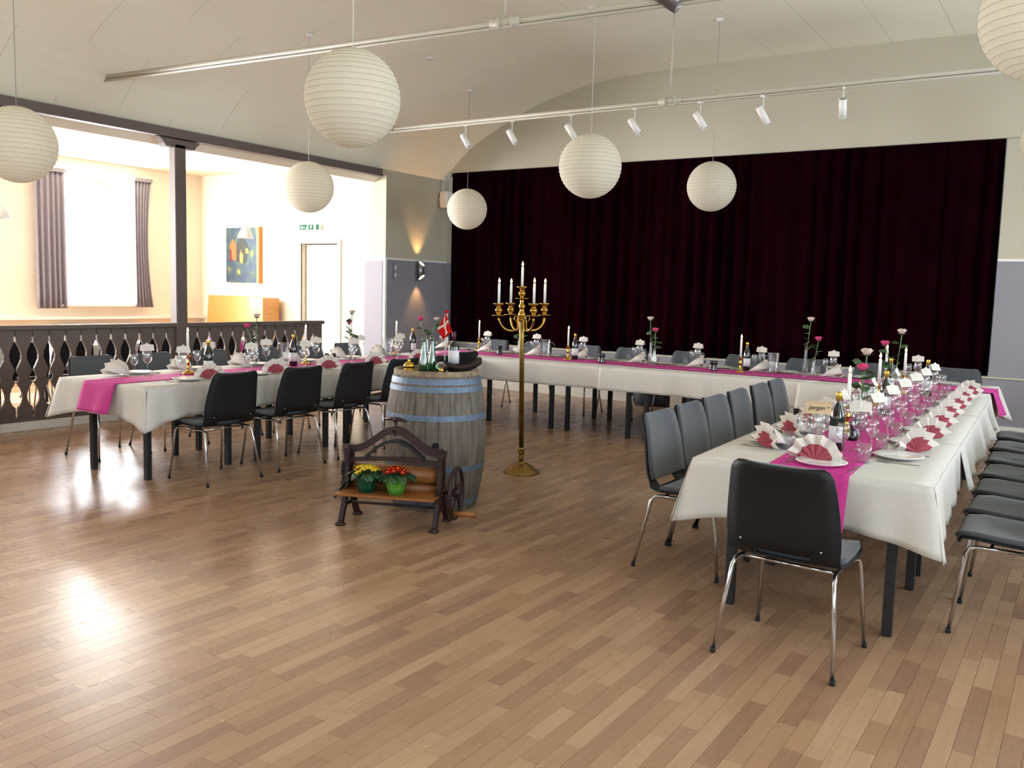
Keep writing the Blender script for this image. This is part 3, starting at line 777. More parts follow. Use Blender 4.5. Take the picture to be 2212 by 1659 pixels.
def make_rose(colour, H_, lean, seed):
    def f():
        rn = random.Random(seed)
        top = Vector((lean[0], lean[1], H_))
        pts = [Vector((0, 0, .02)), Vector((lean[0]*.1, lean[1]*.1, H_*.4)), Vector((lean[0]*.6, lean[1]*.6, H_*.75)), top]
        r = MB().tube(pts, [.0036, .0034, .0032, .005], 6).build('rose', 'stem')
        mb = MB()
        for ring, (n, ra, op, hh) in enumerate(((3, .011, .0, .047), (4, .020, .004, .046), (5, .027, .008, .040))):
            for k in range(n):
                a = 2*pi*k/n + ring*.7; P = []
                for i in range(4):
                    t = i/3; row = []
                    for j in range(5):
                        w = (j-2)/2*1.1*(2*pi/n)*.62*(.5+.5*sin(pi*min(1, .25+t*.6)))
                        rad = ra*(.35+.75*sin(t*1.5))+op*t*t
                        row.append(top+Vector((rad*cos(a+w), rad*sin(a+w), hh*t-.004*abs(j-2)*t*t)))
                    P.append(row)
                mb.grid(P)
        mb.build('bloom', colour, r, solid=.0006)
        mb = MB()
        for k in range(5):
            a = 2*pi*k/5; mb.add([top+Vector((0, 0, -.006)), top+Vector((.02*cos(a-.35), .02*sin(a-.35), .004)), top+Vector((.045*cos(a), .045*sin(a), .012)), top+Vector((.02*cos(a+.35), .02*sin(a+.35), .004))], [[0, 1, 2, 3]])
        mb.build('sepals', 'leaf', r, solid=.0005)
        for k in range(5):
            t = .5+.09*k; a = rn.uniform(0, 6.28); p = pts[1].lerp(pts[3], (t-.4)/.6); L_ = rn.uniform(.06, .085)
            ax = Vector((cos(a), sin(a), rn.uniform(.1, .7))).normalized(); sd = (Matrix.Rotation(rn.uniform(-.9, .9), 3, ax) @ Vector((-sin(a), cos(a), 0))); P = []
            for i, w in enumerate((.002, .34, .46, .34, .02)):
                q = p + ax*(.012+L_*i/4) + Vector((0, 0, -.012*(i/4)**2)); P.append([q-sd*L_*w, q+Vector((0, 0, -.003)), q+sd*L_*w])
            MB().grid(P).tube([p, p+ax*.014], .001, 4).build('leaf', 'leaf', r, solid=.0005)
        return r
    return f
cnt = {}
def desc_side(s): return {'RA': "right table's aisle side", 'RW': "right table's wall side", 'B': 'back table before the curtain', 'LF': "left table's floor side", 'LB': "left table's balustrade side", 'RE': 'near end of the right table'}[s]
def place(side, i, x, y, face, what):
    """one cover: plate, knife, fork, folded napkin; guest sits on the side the vector -face points to"""
    ordn = ORD[i] if side != 'B' else ORD[i].replace('nearest', 'first')
    frm = 'place from the front' if side != 'B' else 'place from the left'
    if side == 'RE': ordn, frm = 'head', 'place'
    d = '%s %s, %s' % (ordn, frm, desc_side(side))
    g = desc_side(side)
    fx, fy = cos(face), sin(face); sx_, sy_ = -fy, fx       # s = to the guest's left
    inst('plate', make_plate, (x+fx*.02, y+fy*.02, TZ+.001), 0, label='white china plate, '+d, cat='plate', group='plates, '+g)
    if 'c' in what:
        inst('knife', make_knife, (x-sx_*.155, y-sy_*.155, TZ+.002), face-pi/2, label='steel table knife, '+d, cat='cutlery', group='knives, '+g)
        inst('fork', make_fork, (x+sx_*.15, y+sy_*.15, TZ+.002), face-pi/2, label='steel table fork, '+d, cat='cutlery', group='forks, '+g)
    return d
def napkin(x, y, rz, d, grp):
    inst('napkin', make_napkin, (x, y, TZ+.003), rz, label='pink and white fan napkin, '+d, cat='napkin', group='fan napkins, '+grp)
def glassw(kind, x, y, label, grp):
    mk, nm = {'big': (make_glass(.205, .041), 'large wine glass'), 'small': (make_glass(.175, .033), 'smaller wine glass'), 'flute': (make_tumbler, 'clear water tumbler')}[kind]
    inst(kind, mk, (x, y, TZ+.0065), 0, label='%s, %s' % (nm, label), cat='glass', group='%s, %s' % ({'big': 'large wine glasses', 'small': 'small wine glasses', 'flute': 'water tumblers'}[kind], grp))
def card(x, y, z, rz, d, grp, key='card', mk=None):
    return inst(key, mk or make_card(), (x, y, z), rz, tilt=(random.uniform(-.05, .05), random.uniform(-.04, .04)), label='white scalloped place card, '+d, cat='place card', group='white place cards, '+grp)
def zc(k): return TZ+.0065+k

# seats along each table; guest looks along 'face'
RNDT = random.Random(5)
for i, y in enumerate(yl):
    x = runx(-1.40, y); d = place('RA', i, x, y, E_, 'c')
    # aisle side napkins: pink side towards the guest
    napkin(runx(-1.37, y)+.0, y-.17, radians(135), d, desc_side('RA'))
    gx, gy = runx(-1.14, y), y+.02
    glassw('big', gx, gy+.06, d, desc_side('RA')); glassw('small', gx-.07, gy-.06, d, desc_side('RA')); glassw('flute', gx-.12, gy-.15, d, desc_side('RA'))
    if i != 0: card(gx, gy+.06, zc(.205), radians(80+RNDT.uniform(-15, 15)), d, desc_side('RA'))
for i, y in enumerate(yr):
    x = runx(-.72, y); d = place('RW', i, x, y, W_, 'c')
    napkin(runx(-.69, y), y+.24, radians(-135)+RNDT.uniform(-.1, .1), d, desc_side('RW'))
    gx, gy = runx(-.955, y), y+.06
    glassw('big', gx, gy+.03, d, desc_side('RW')); glassw('small', gx+.075, gy-.02, d, desc_side('RW')); glassw('flute', gx+.1, gy+.12, d, desc_side('RW'))
    if i != 0 or True: card(gx, gy+.03, zc(.205), radians((15, 60, 60, 55, 50, 60, 60)[i]), d, desc_side('RW'))
d = place('RE', 0, -1.03, 4.27, N_, 'c')
napkin(-1.08, 4.36, radians(185), 'head place, seen behind the near chair', 'near end of the right table')
glassw('small', -.99, 4.52, 'before the dark bottle, near end of the right table', 'near end of the right table')
glassw('flute', -.88, 4.50, 'on the runner, near end of the right table', 'near end of the right table')
glassw('big', -1.13, 4.58, 'under the tan name card, near end of the right table', 'near end of the right table')
# back table: nine guests facing the hall
for i, x in enumerate(xb):
    y = 9.52; d = place('B', i, x, y, S_, 'c')
    napkin(x-.20, 9.40, radians(-53), d, desc_side('B'))
    gx, gy = x-.26, 9.44
    glassw('big', gx, gy, d, desc_side('B')); glassw('small', gx-.085, gy+.03, d, desc_side('B')); glassw('flute', x+.17 if False else gx-.17, gy+.06, d, desc_side('B'))
    card(gx, gy, zc(.205), radians(RNDT.uniform(-6, 6)+4), d, desc_side('B'))
# left table
for i, y in enumerate(yn):
    x = runx(-6.03, y); d = place('LF', i, x, y, W_, 'c')
    napkin(runx(-6.02, y), y+.19, radians(-112)+RNDT.uniform(-.08, .08), d, desc_side('LF'))
    gx, gy = runx(-6.24, y), y+.10
    glassw('big', gx, gy, d, desc_side('LF')); glassw('small', gx+.05, gy-.08, d, desc_side('LF'))
    card(gx, gy, zc(.205), radians(70+RNDT.uniform(-8, 8)), d, desc_side('LF'))
for i, y in enumerate(yf):
    x = runx(-6.78, y); d = place('LB', i, x, y, E_, 'c')
    napkin(runx(-6.78, y), y-.20, radians(90), d, desc_side('LB'))
    gx, gy = runx(-6.58, y), y-.04
    glassw('big', gx, gy, d, desc_side('LB')); glassw('small', gx-.05, gy-.09, d, desc_side('LB'))
    card(gx, gy, zc(.205), radians(60+RNDT.uniform(-8, 8)), d, desc_side('LB'))
# the tan name card standing on the glass at the head of the table
tc_ = make_card(.125, .062, 'cardtan', False)()
tc_.location = (-1.13, 4.575, zc(.205)); tc_.rotation_euler = (0, 0, radians(18))
tag(tc_, label='tan name card with handwriting and a small heart, on a glass near the head place', cat='place card')
def lettering(txt, size, parent, loc, rot, mt='ink'):
    cu = bpy.data.curves.new('lettering', 'FONT'); cu.body = txt; cu.size = size; cu.align_x = 'CENTER'; cu.align_y = 'CENTER'; cu.extrude = .0002; cu.shear = .25
    t = bpy.data.objects.new('lettering', cu); C.objects.link(t)
    dg = bpy.context.evaluated_depsgraph_get(); me = bpy.data.meshes.new_from_object(t.evaluated_get(dg)); bpy.data.objects.remove(t)
    me.materials.clear(); me.materials.append(MT[mt])
    o = bpy.data.objects.new('lettering', me); C.objects.link(o); o.parent = parent; o.location = loc; o.rotation_euler = rot; return o
lettering('Jørgen', .030, tc_, (-.008, -.0165, .030), (radians(69), 0, 0))
MB().prism([(0, -.004), (.004, .001), (.0035, .004), (.0015, .0045), (0, .003), (-.0015, .0045), (-.0035, .004), (-.004, .001)], .0006).build('heart', 'ink', tc_, loc=(.047, -.0155, .033))

# ---- centrepieces (positions measured on the cloth)
def stick(x, y, d, h=.2):
    inst('stick', make_stick, (x, y, TZ+.0075), 0, label='polished brass candlestick, '+d, cat='candlestick', group='brass candlesticks on the tables')
    inst('candle%.2f' % h, make_candle(h), (x, y, TZ+.0075+.153), 0, label='lit white candle, '+d, cat='candle', group='lit candles on the tables')
def bottle(x, y, rz, d, foil='foilgold'):
    inst('bottle'+foil, make_bottle(foil), (x, y, TZ+.0075), rz, label='dark wine bottle with gold neck foil, '+d, cat='bottle', group='wine bottles on the tables')
def mill(x, y, d): inst('mill', make_mill, (x, y, TZ+.0075), 0, label='small black pepper mill, '+d, cat='mill', group='black mills on the tables')
def jug(x, y, rz, d): inst('jug', make_jug, (x, y, TZ+.0075), rz, label='clear glass water jug with handle, '+d, cat='jug', group='water jugs on the tables')
rs = [100]
def vase(x, y, d, roses, h=.24):
    inst('vase%.2f' % h, make_vase(h), (x, y, TZ+.0075), 0, label='slim clear bud vase, '+d, cat='vase', group='bud vases on the tables')
    for c_, H_, lean in roses:
        rs[0] += 1
        o = make_rose(c_, H_, lean, rs[0])(); o.location = (x, y, TZ+.008)
        tag(o, label='%s rose in the bud vase, %s' % ('cream' if c_ == 'roseW' else 'pink', d), cat='rose', group='roses on the tables')
# back table
stick(*(-6.720, 9.490), 'first from the left on the back table')
stick(*(-5.140, 9.070), 'between candelabra and bottle on the back table')
stick(*(-3.070, 9.090), 'beside the right-hand bottle on the back table')
bottle(*(-5.120, 9.200), -.6, 'just right of the candelabra on the back table')
bottle(*(-3.100, 9.380), -.6, 'behind the first aisle chairs on the back table')
mill(*(-6.120, 9.070), 'left of the candelabra on the back table'); mill(*(-6.160, 9.160), 'twin left of the candelabra, back table')
mill(*(-4.680, 9.010), 'middle pair left, back table'); mill(*(-4.630, 8.980), 'middle pair right, back table')
mill(*(-3.370, 9.060), 'right pair left, back table'); mill(*(-3.320, 9.030), 'right pair right, back table')
jug(*(-5.550, 9.230), .4, 'right of the candelabra pole, back table')
jug(*(-2.780, 9.270), 2.8, 'right end of the back table')
vase(*(-5.750, 8.950), 'hidden by the candelabra pole, back table', [('roseW', .42, (.0, 0)), ('roseP', .27, (.03, 0))])
vase(*(-4.090, 9.080), 'taller of the middle pair, back table', [('roseW', .50, (-.02, 0))], .30)
vase(*(-4.030, 9.050), 'shorter of the middle pair, back table', [('roseP', .38, (.01, -.02))], .2)
vase(*(-2.390, 9.050), 'taller of the right pair, back table', [('roseW', .56, (.03, 0))], .32)
vase(*(-2.310, 9.070), 'shorter of the right pair, back table', [('roseP', .37, (.03, 0))], .2)
# right table
vase(*(-1.130, 5.580), 'nearest on the right table', [('roseW', .45, (.01, .02)), ('roseP', .36, (.0, -.02))], .26)
vase(*(-1.300, 7.620), 'second on the right table', [('roseW', .52, (.03, 0)), ('roseP', .42, (-.09, 0))], .27)
bottle(*(-1.070, 4.740), -2.2, 'nearest on the right table'); bottle(*(-1.160, 6.490), -1.6, 'second on the right table'); bottle(*(-1.130, 8.100), -1.6, 'far part of the right table')
bottle(*(-1.410, 8.050), -1.6, 'behind the candles on the right table')
mill(*(-1.080, 5.170), 'nearest on the right table'); mill(*(-1.090, 5.290), 'twin nearest on the right table')
stick(*(-1.170, 5.420), 'nearest candle of the right table')
stick(*(-1.310, 7.040), 'second candle of the right table'); stick(*(-1.530, 8.500), 'tallest-standing far candle, right table'); stick(*(-1.310, 8.110), 'rightmost candle of the right table')
# left table
stick(*(-6.490, 4.840), 'nearest candle of the left table'); stick(*(-6.590, 6.300), 'in front of the balustrade end, left table'); stick(*(-6.930, 8.080), 'farthest candle of the left table')
bottle(*(-6.220, 4.840), -.3, 'nearest on the left table'); bottle(*(-6.510, 6.060), -.3, 'behind the jug on the left table'); bottle(*(-6.860, 8.300), .2, 'far end of the left table')
mill(*(-6.220, 4.900), 'beside the nearest bottle, left table'); mill(*(-6.500, 6.500), 'left one of the pair, left table'); mill(*(-6.460, 6.560), 'right one of the pair, left table')
jug(*(-6.680, 6.110), 1.2, 'middle of the left table'); jug(*(-6.750, 7.720), 1.2, 'far end of the left table')
vase(*(-6.730, 5.790), 'nearest on the left table', [('roseW', .46, (.01, 0)), ('roseP', .36, (-.08, -.04))], .27)
vase(*(-6.430, 6.780), 'second on the left table', [('roseW', .50, (.01, 0)), ('roseP', .40, (-.03, 0))], .27)
vase(*(-6.380, 7.980), 'behind the barrel on the left table', [('roseW', .42, (.09, .05)), ('roseP', .42, (-.09, -.02))], .25)
# scattered paper confetti on the runners
def confetti(name, pts, label):
    mb = MB()
    for (x, y) in pts:
        a = random.random()*6; s_ = .006
        mb.add([(x+s_*cos(a+k*2.1), y+s_*sin(a+k*2.1), TZ+.0095+.004*random.random()) for k in range(3)], [[0, 1, 2]])
    mb.build(name, 'confetti', label=label, cat='confetti', kind='stuff')
confetti('confetti', [(runx(-1.05, y)+random.uniform(-.17, .17), y) for y in [random.uniform(4.3, 8.6) for _ in range(120)]], 'pale paper confetti scattered on the right-hand pink runner')
confetti('confetti', [(runx(-6.40, y)+random.uniform(-.18, .18), y) for y in [random.uniform(4.1, 8.6) for _ in range(120)]], 'pale paper confetti scattered on the left-hand pink runner')
confetti('confetti', [(random.uniform(-6.8, -.9), random.uniform(8.9, 9.3)) for _ in range(170)], 'pale paper confetti scattered on the back table pink runner')

# ================================================================ BARREL, CANDELABRA, MANGLE
BX, BY = -3.89, 4.98
br = empty('wine_barrel', (BX, BY, 0), radians(20), label='weathered grey oak wine barrel with blue-grey hoops beside the iron mangle', cat='barrel')
def brad(z): return .298 + .062*(1-((z-.485)/.485)**2)
NS = 26
for k in range(NS):
    a0, a1 = 2*pi*k/NS+.004, 2*pi*(k+1)/NS-.004; P = []
    for i in range(13):
        z = .97*i/12; r = brad(z)
        P.append([(r*cos(a0+(a1-a0)*j/3), r*sin(a0+(a1-a0)*j/3), z) for j in range(4)])
    st_ = MB().grid(P)
    for e_ in (0, 3):
        st_.grid([[row[e_], (row[e_][0]*.93, row[e_][1]*.93, row[e_][2])] for row in P], smooth=False)
    st_.build('stave', 'oak', br)
for z0, z1 in ((.04, .08), (.285, .325), (.64, .68), (.835, .872), (.885, .925)):
    MB().lathe([(brad(z0)+.001, z0), (brad(z0)+.004, z0), (brad(z1)+.004, z1), (brad(z1)+.001, z1)], 48, smooth=False, close=True).build('hoop', 'hoop', br)
MB().lathe([(.302, .927), (.305, .935), (.304, .965), (.298, .975), (.280, .975), (.276, .96), (.274, .925)], 48, cap=False).build('barrel_rim', 'oakrim', br)
MB().lathe([(.0001, .915), (.275, .915), (.275, .932), (.0001, .932)], 40, smooth=False, cap=False).build('barrel_head', 'oakhead', br)
MB().lathe([(.0001, .06), (.27, .06)], 30, cap=False).build('barrel_bottom', 'oakhead', br)
ba = radians(-52-20); bz = .475
Mh = RZ(ba) @ T(brad(bz)+.0, 0, bz) @ RY(pi/2)
MB().lathe([(.0001, .0035), (.024, .0035), (.026, -.004), (.028, -.004), (.028, -.02), (.0001, -.02)], 20, M=Mh, cap=False).build('bung_hole', 'hole', br)
# things on the barrel head, z = .932
BZ = .933
def onb(px, py): return px, py
bell = MB().lathe([(.05, 0), (.055, .004), (.052, .02), (.036, .034), (.03, .040), (.04, .046), (.042, .060), (.030, .078), (.010, .088), (.008, .094), (.012, .100), (.0001, .106)], 24).build('brass_bell', 'brassbright', loc=(BX-.155-.0, BY-.12, BZ), label='shiny brass table bell on the left of the barrel head', cat='bell')
def green_bottle(name, x, y, label):
    r = MB().lathe([(.03, 0), (.034, .004), (.033, .07), (.022, .14), (.0125, .21), (.012, .235), (.0145, .24), (.0145, .25), (.012, .252), (.0115, .235), (.021, .14), (.031, .07), (.030, .01), (.0001, .009)], 20).build(name, 'greenglass', loc=(x, y, BZ), label=label, cat='bottle', group='pale green glass bottles on the barrel')
    return r
RV = Vector((.788, .616, 0)); FV = Vector((-.616, .788, 0))
def onbar(r_, f_): return BX+RV.x*r_+FV.x*f_, BY+RV.y*r_+FV.y*f_
green_bottle('glass_bottle', *onbar(-.095, .03), 'pale green glass bottle on the barrel, next to the brass bell')
green_bottle('glass_bottle', *onbar(-.035, .13), 'pale green glass bottle on the barrel, in front of the flag')
rb_ = make_bordeaux('foilred')(); rb_.location = (*onbar(.12, .13), BZ); rb_.rotation_euler = (0, 0, radians(35)); tag(rb_, label='upright red wine bottle with burgundy foil and white label on the barrel', cat='bottle')
# bottle lying on its side, neck to the viewer
lb = make_bottle('foilgold')(); lb.matrix_world = T(*onbar(.03, .06), BZ+.048) @ RZ(radians(38)) @ RX(pi/2) @ RZ(pi/2); tag(lb, label='wine bottle lying on the barrel with its gold cap towards the viewer', cat='bottle')
# curved dark bark trough
P = []
for i in range(9):
    t = i/8; row = []
    for j in range(9):
        a = pi*(.95*j/8+.02); w = .065*(.55+.45*sin(pi*(.12+.8*t)))
        row.append((-.02+.26*t-.05, w*cos(a), .055-.045*sin(a)+.045*(2*t-1)**2+.03*t))
    P.append(row)
MB().grid(P).build('wooden_trough', 'bark', solid=.012, loc=(*onbar(.12, .0), BZ+.002), rz=radians(40), label='dark curved wooden trough lying on the right of the barrel head', cat='trough')
# flag
fl = empty('table_flag', (*onbar(.055, .17), BZ), label='small red flag with a white cross on a white pole on the barrel', cat='flag')
MB().lathe([(.035, 0), (.035, .008), (.008, .015), (.0001, .016)], 16).build('base', 'white', fl)
MB().tube([(0, 0, .01), (.012, 0, .43)], .0045, 8).build('pole', 'white', fl)
MB().ball((.012, 0, .442), .013, 10).build('finial', 'flagred', fl)
mb = MB(); P = []
for i in range(25):
    v = i/24; row = []
    xl = -.052*v/.62 if v < .62 else -.052*(1-(v-.62)/.38)
    xr = .012+.048*min(1, v/.75) if v < .80 else .012+.048*(1-(v-.80)/.2)*.8
    for j in range(25):
        u = j/24; row.append((xl+(xr-xl)*u, -.006-.012*sin(u*8+v*2)*v, .425-.185*v+.02*u*v))
    P.append(row)
mb.grid(P, mf=lambda i, j: 1 if (abs(j/24-.42-.40*(i/24-.42)) < .085 or abs(i/24-.42+.30*(j/24-.45)) < .055) else 0)
mb.build('flag_cloth', ['flagred', 'flagwhite'], fl, solid=.0008)
fl.scale = (1.15, 1.15, 1.0)

cd = empty('floor_candelabra', (-3.99, 6.30, 0), label='tall five-armed brass floor candelabra standing right of the barrel', cat='candelabra')
cam_dir = atan2(6.30, -3.99)
tilt_ax = Vector((cos(cam_dir), sin(cam_dir), 0))
cd.rotation_mode = 'AXIS_ANGLE'; cd.rotation_axis_angle = (radians(-1.3), tilt_ax.x, tilt_ax.y, 0)
MB().lathe([(.155, 0), (.155, .006), (.145, .018), (.115, .036), (.095, .058), (.055, .078), (.035, .084), (.035, .092), (.022, .10)], 40).build('base', 'brassdull', cd)
MB().lathe([(.022, .098), (.018, .12), (.024, .14), (.017, .15), (.025, .165), (.030, .175), (.018, .185), (.028, .195), (.031, .205), (.022, .212), (.019, .22)], 24).build('lower_knop', 'brassdull', cd)
MB().lathe([(.0205, .215), (.0205, 1.285), (.019, 1.29)], 20).build('pole', 'brassdull', cd)
MB().lathe([(.024, 1.285), (.027, 1.30), (.024, 1.315), (.034, 1.335), (.030, 1.36), (.016, 1.38), (.026, 1.40), (.028, 1.42), (.014, 1.44), (.018, 1.46), (.012, 1.478)], 24).build('upper_knop', 'brass', cd)
def cup(parent, z0):
    mb = MB(); mb.lathe([(.012, 0), (.055, .003), (.056, .009), (.020, .008), (.012, .018), (.024, .03), (.031, .045), (.026, .062), (.016, .070), (.018, .080), (.034, .092), (.046, .104), (.044, .105), (.014, .094), (.0001, .094)], 24)
    return mb
cup(cd, 0).build('candle_cup', 'brass', cd, loc=(0, 0, 1.474))
arms = []
ra = .215; base_a = cam_dir - pi/2          # image-right direction in the ground plane
for da in (27, 117, 207, 297):
    a = base_a + radians(da); ax, ay = cos(a), sin(a)
    pts = []
    for k in range(15):
        t = k/14
        th = -pi*.78*(1-t) + 0*t
        rr_ = .118; cxr = ra-rr_
        pts.append((cxr+rr_*cos(th), 1.335-.012+rr_*.95*sin(th)))
    pts = [(.02, 1.33)] + [(.035, 1.30)] + pts[2:]
    MB().tube([(p*ax, p*ay, z) for p, z in pts], .0095, 8).tube([(.05*ax, .05*ay, 1.275), (.075*ax, .075*ay, 1.31), (.062*ax, .062*ay, 1.335), (.045*ax, .045*ay, 1.325)], .005, 6).build('arm', 'brass', cd)
    cup(cd, 0).build('candle_cup', 'brass', cd, loc=(ra*ax, ra*ay, 1.335)); arms.append((ra*ax, ra*ay, 1.335+.094))
arms.append((0, 0, 1.474+.094))
RT = Matrix.Rotation(radians(-1.3), 3, tilt_ax)
for k, a in enumerate(arms):
    p = RT @ Vector(a)
    dn = ['outer right', 'inner left', 'outer left', 'inner right', 'top centre'][k]
    inst('candlec', make_candle(.175), (-3.99+p.x, 6.30+p.y, p.z+.001), 0, label='lit white candle in the floor candelabra, %s cup' % dn, cat='candle', group='candles in the floor candelabra')

# ---- cast-iron mangle used as a plant bench
wa = atan2(.24, .60)
mg = empty('iron_mangle', (-3.745, 4.37, 0), wa, label='antique maroon cast-iron clothes mangle with wooden board holding potted primroses', cat='mangle')
hw = .315
for sx in (-1, 1):
    f = MB()
    # leg: splayed A foot + upright, in local YZ plane
    MM = T(sx*hw, 0, 0) @ RZ(pi/2)
    def bar(pts, w, d=.03, M=None):
        mb = MB()
        for (a, b), (c, d_) in zip(pts, pts[1:]):
            v = Vector((c-a, d_-b)).normalized(); n_ = Vector((-v.y, v.x))*w/2
            mb.prism([(a-n_.x, b-n_.y), (c-n_.x, d_-n_.y), (c+n_.x, d_+n_.y), (a+n_.x, b+n_.y)], d, M=M)
        return mb
    fr = bar([(-.145, .012), (-.115, .07), (-.085, .13), (-.07, .21), (-.035, .26), (-.03, .36), (-.035, .47)], .036, .030, MM)
    fr.v += []; g2 = bar([(.145, .012), (.11, .07), (.08, .13), (.06, .21), (.03, .26), (.03, .36), (.035, .47)], .036, .030, MM)
    fr.add(g2.v, g2.f)
    g3 = bar([(-.09, .12), (.09, .12)], .022, .02, MM); fr.add(g3.v, g3.f)
    g3 = bar([(-.06, .25), (.06, .25)], .03, .02, MM); fr.add(g3.v, g3.f)
    g3 = bar([(-.055, .475), (.055, .475)], .03, .045, MM); fr.add(g3.v, g3.f)
    for q in (-.15, .15): fr.lathe([(.034, 0), (.034, .010), (.020, .022), (.012, .03)], 12, M=T(sx*hw, q*1.0, 0))
    fr.build('side_frame', 'iron', mg)
# arched top casting
def arch(n, r0_, thick, dep, mk, name, flat=0):
    Pn = []
    for k in range(n+1):
        u = -1+2*k/n; x = u*hw*1.02
        z = .482 + flat + r0_*((1+cos(pi*min(1, abs(u)/.90)))/2)**1.1
        Pn.append((x, z))
    mb = MB()
    for (a, b), (c, d_) in zip(Pn, Pn[1:]): mb.prism([(a, b-thick/2), (c, d_-thick/2), (c, d_+thick/2), (a, b+thick/2)], dep)
    return mb.build(name, mk, mg)
arch(28, .135, .05, .045, 'iron', 'arch')
mb = MB(); Pn = [(-.20+.40*k/16, .43+.115*sin(pi*k/16)) for k in range(17)]
for (a, b), (c, d_) in zip(Pn, Pn[1:]): mb.prism([(a, b-.012), (c, d_-.012), (c, d_+.012), (a, b+.012)], .05)
mb.build('leaf_spring', 'ironblack', mg)
mb = MB(); Pn = [(-hw+2*hw*k/12, .405+.022*sin(pi*k/12)) for k in range(13)]
for (a, b), (c, d_) in zip(Pn, Pn[1:]): mb.prism([(a, b-.014), (c, d_-.014), (c, d_+.014), (a, b+.014)], .035)
mb.build('pressure_bar', 'iron', mg)
MB().tube([(0, 0, .58), (0, 0, .675)], .011, 10).lathe([(.026, .605), (.026, .63), (.016, .64)], 12).build('screw_spindle', 'iron', mg)
MB().tube([(-.085, .03, .682), (-.03, .008, .69), (.03, -.008, .69), (.085, -.03, .682)], [.008, .013, .013, .008], 8).ball((0, 0, .685), .02, 10).build('tee_handle', 'iron', mg)
for z, r in ((.325, .056), (.235, .035)): MB().tube([(-.285, .03, z), (.285, .03, z)], r, 18).tube([(-.33, .03, z), (.33, .03, z)], .012, 8).build('roller', 'roller', mg)
bd = MB().box(-.335, .325, -.215, .0, .205, .222, bev=.004).build('board', 'board', mg)
MB().tube([(-hw, 0, .12), (hw, 0, .12)], .009, 8).build('tie_rod', 'iron', mg)
MB().tube([(-hw-.02, -.20, .19), (-hw-.01, -.05, .26)], .008, 6).tube([(hw, -.18, .19), (hw, -.02, .27)], .008, 6).build('board_bracket', 'ironblack', mg)
# gears on the left
mb = MB()
for zc_, rr_, nt_ in ((.335, .052, 14), (.235, .045, 12)):
    poly = []
    for k in range(nt_*4): a = 2*pi*k/(nt_*4); r = rr_ + (.008 if k % 4 < 2 else 0); poly.append((.03+r*cos(a), zc_+r*sin(a)))
    mb.prism(poly, .022, M=T(-hw-.04, 0, 0) @ RZ(pi/2))
mb.build('gear', 'ironblack', mg)
# hand wheel on the right with spokes and a wooden grip
wz, wr = .215, .165; MWl = T(hw+.085, .06, wz) @ RZ(pi/2)
mb = MB(); pts = [(wr*.5*cos(2*pi*k/32)*2, 0, wr*sin(2*pi*k/32)) for k in range(33)]
mb.tube([MWl @ Vector(p) for p in pts], .013, 8, cap=False)
for k in range(5):
    a = 2*pi*k/5+.3; mb.tube([MWl @ Vector((0, 0, 0)), MWl @ Vector((wr*.45*cos(a+.25), 0, wr*.45*sin(a+.25))), MWl @ Vector((wr*cos(a), 0, wr*sin(a)))], [.012, .008, .008], 6)
mb.lathe([(.028, -.022), (.028, .022)], 12, M=MWl @ RX(pi/2))
mb.tube([(hw, .05, wz), (hw+.10, .06, wz)], .012, 8)
hwheel = mb.build('hand_wheel', 'iron', mg)
MB().tube([(hw+.085, -.04, .105), (hw+.12, -.05, .105)], .008, 6).tube([(hw+.11, -.047, .105), (hw+.245, -.055, .105)], [.017, .0185], 12).build('crank_grip', 'board', hwheel)

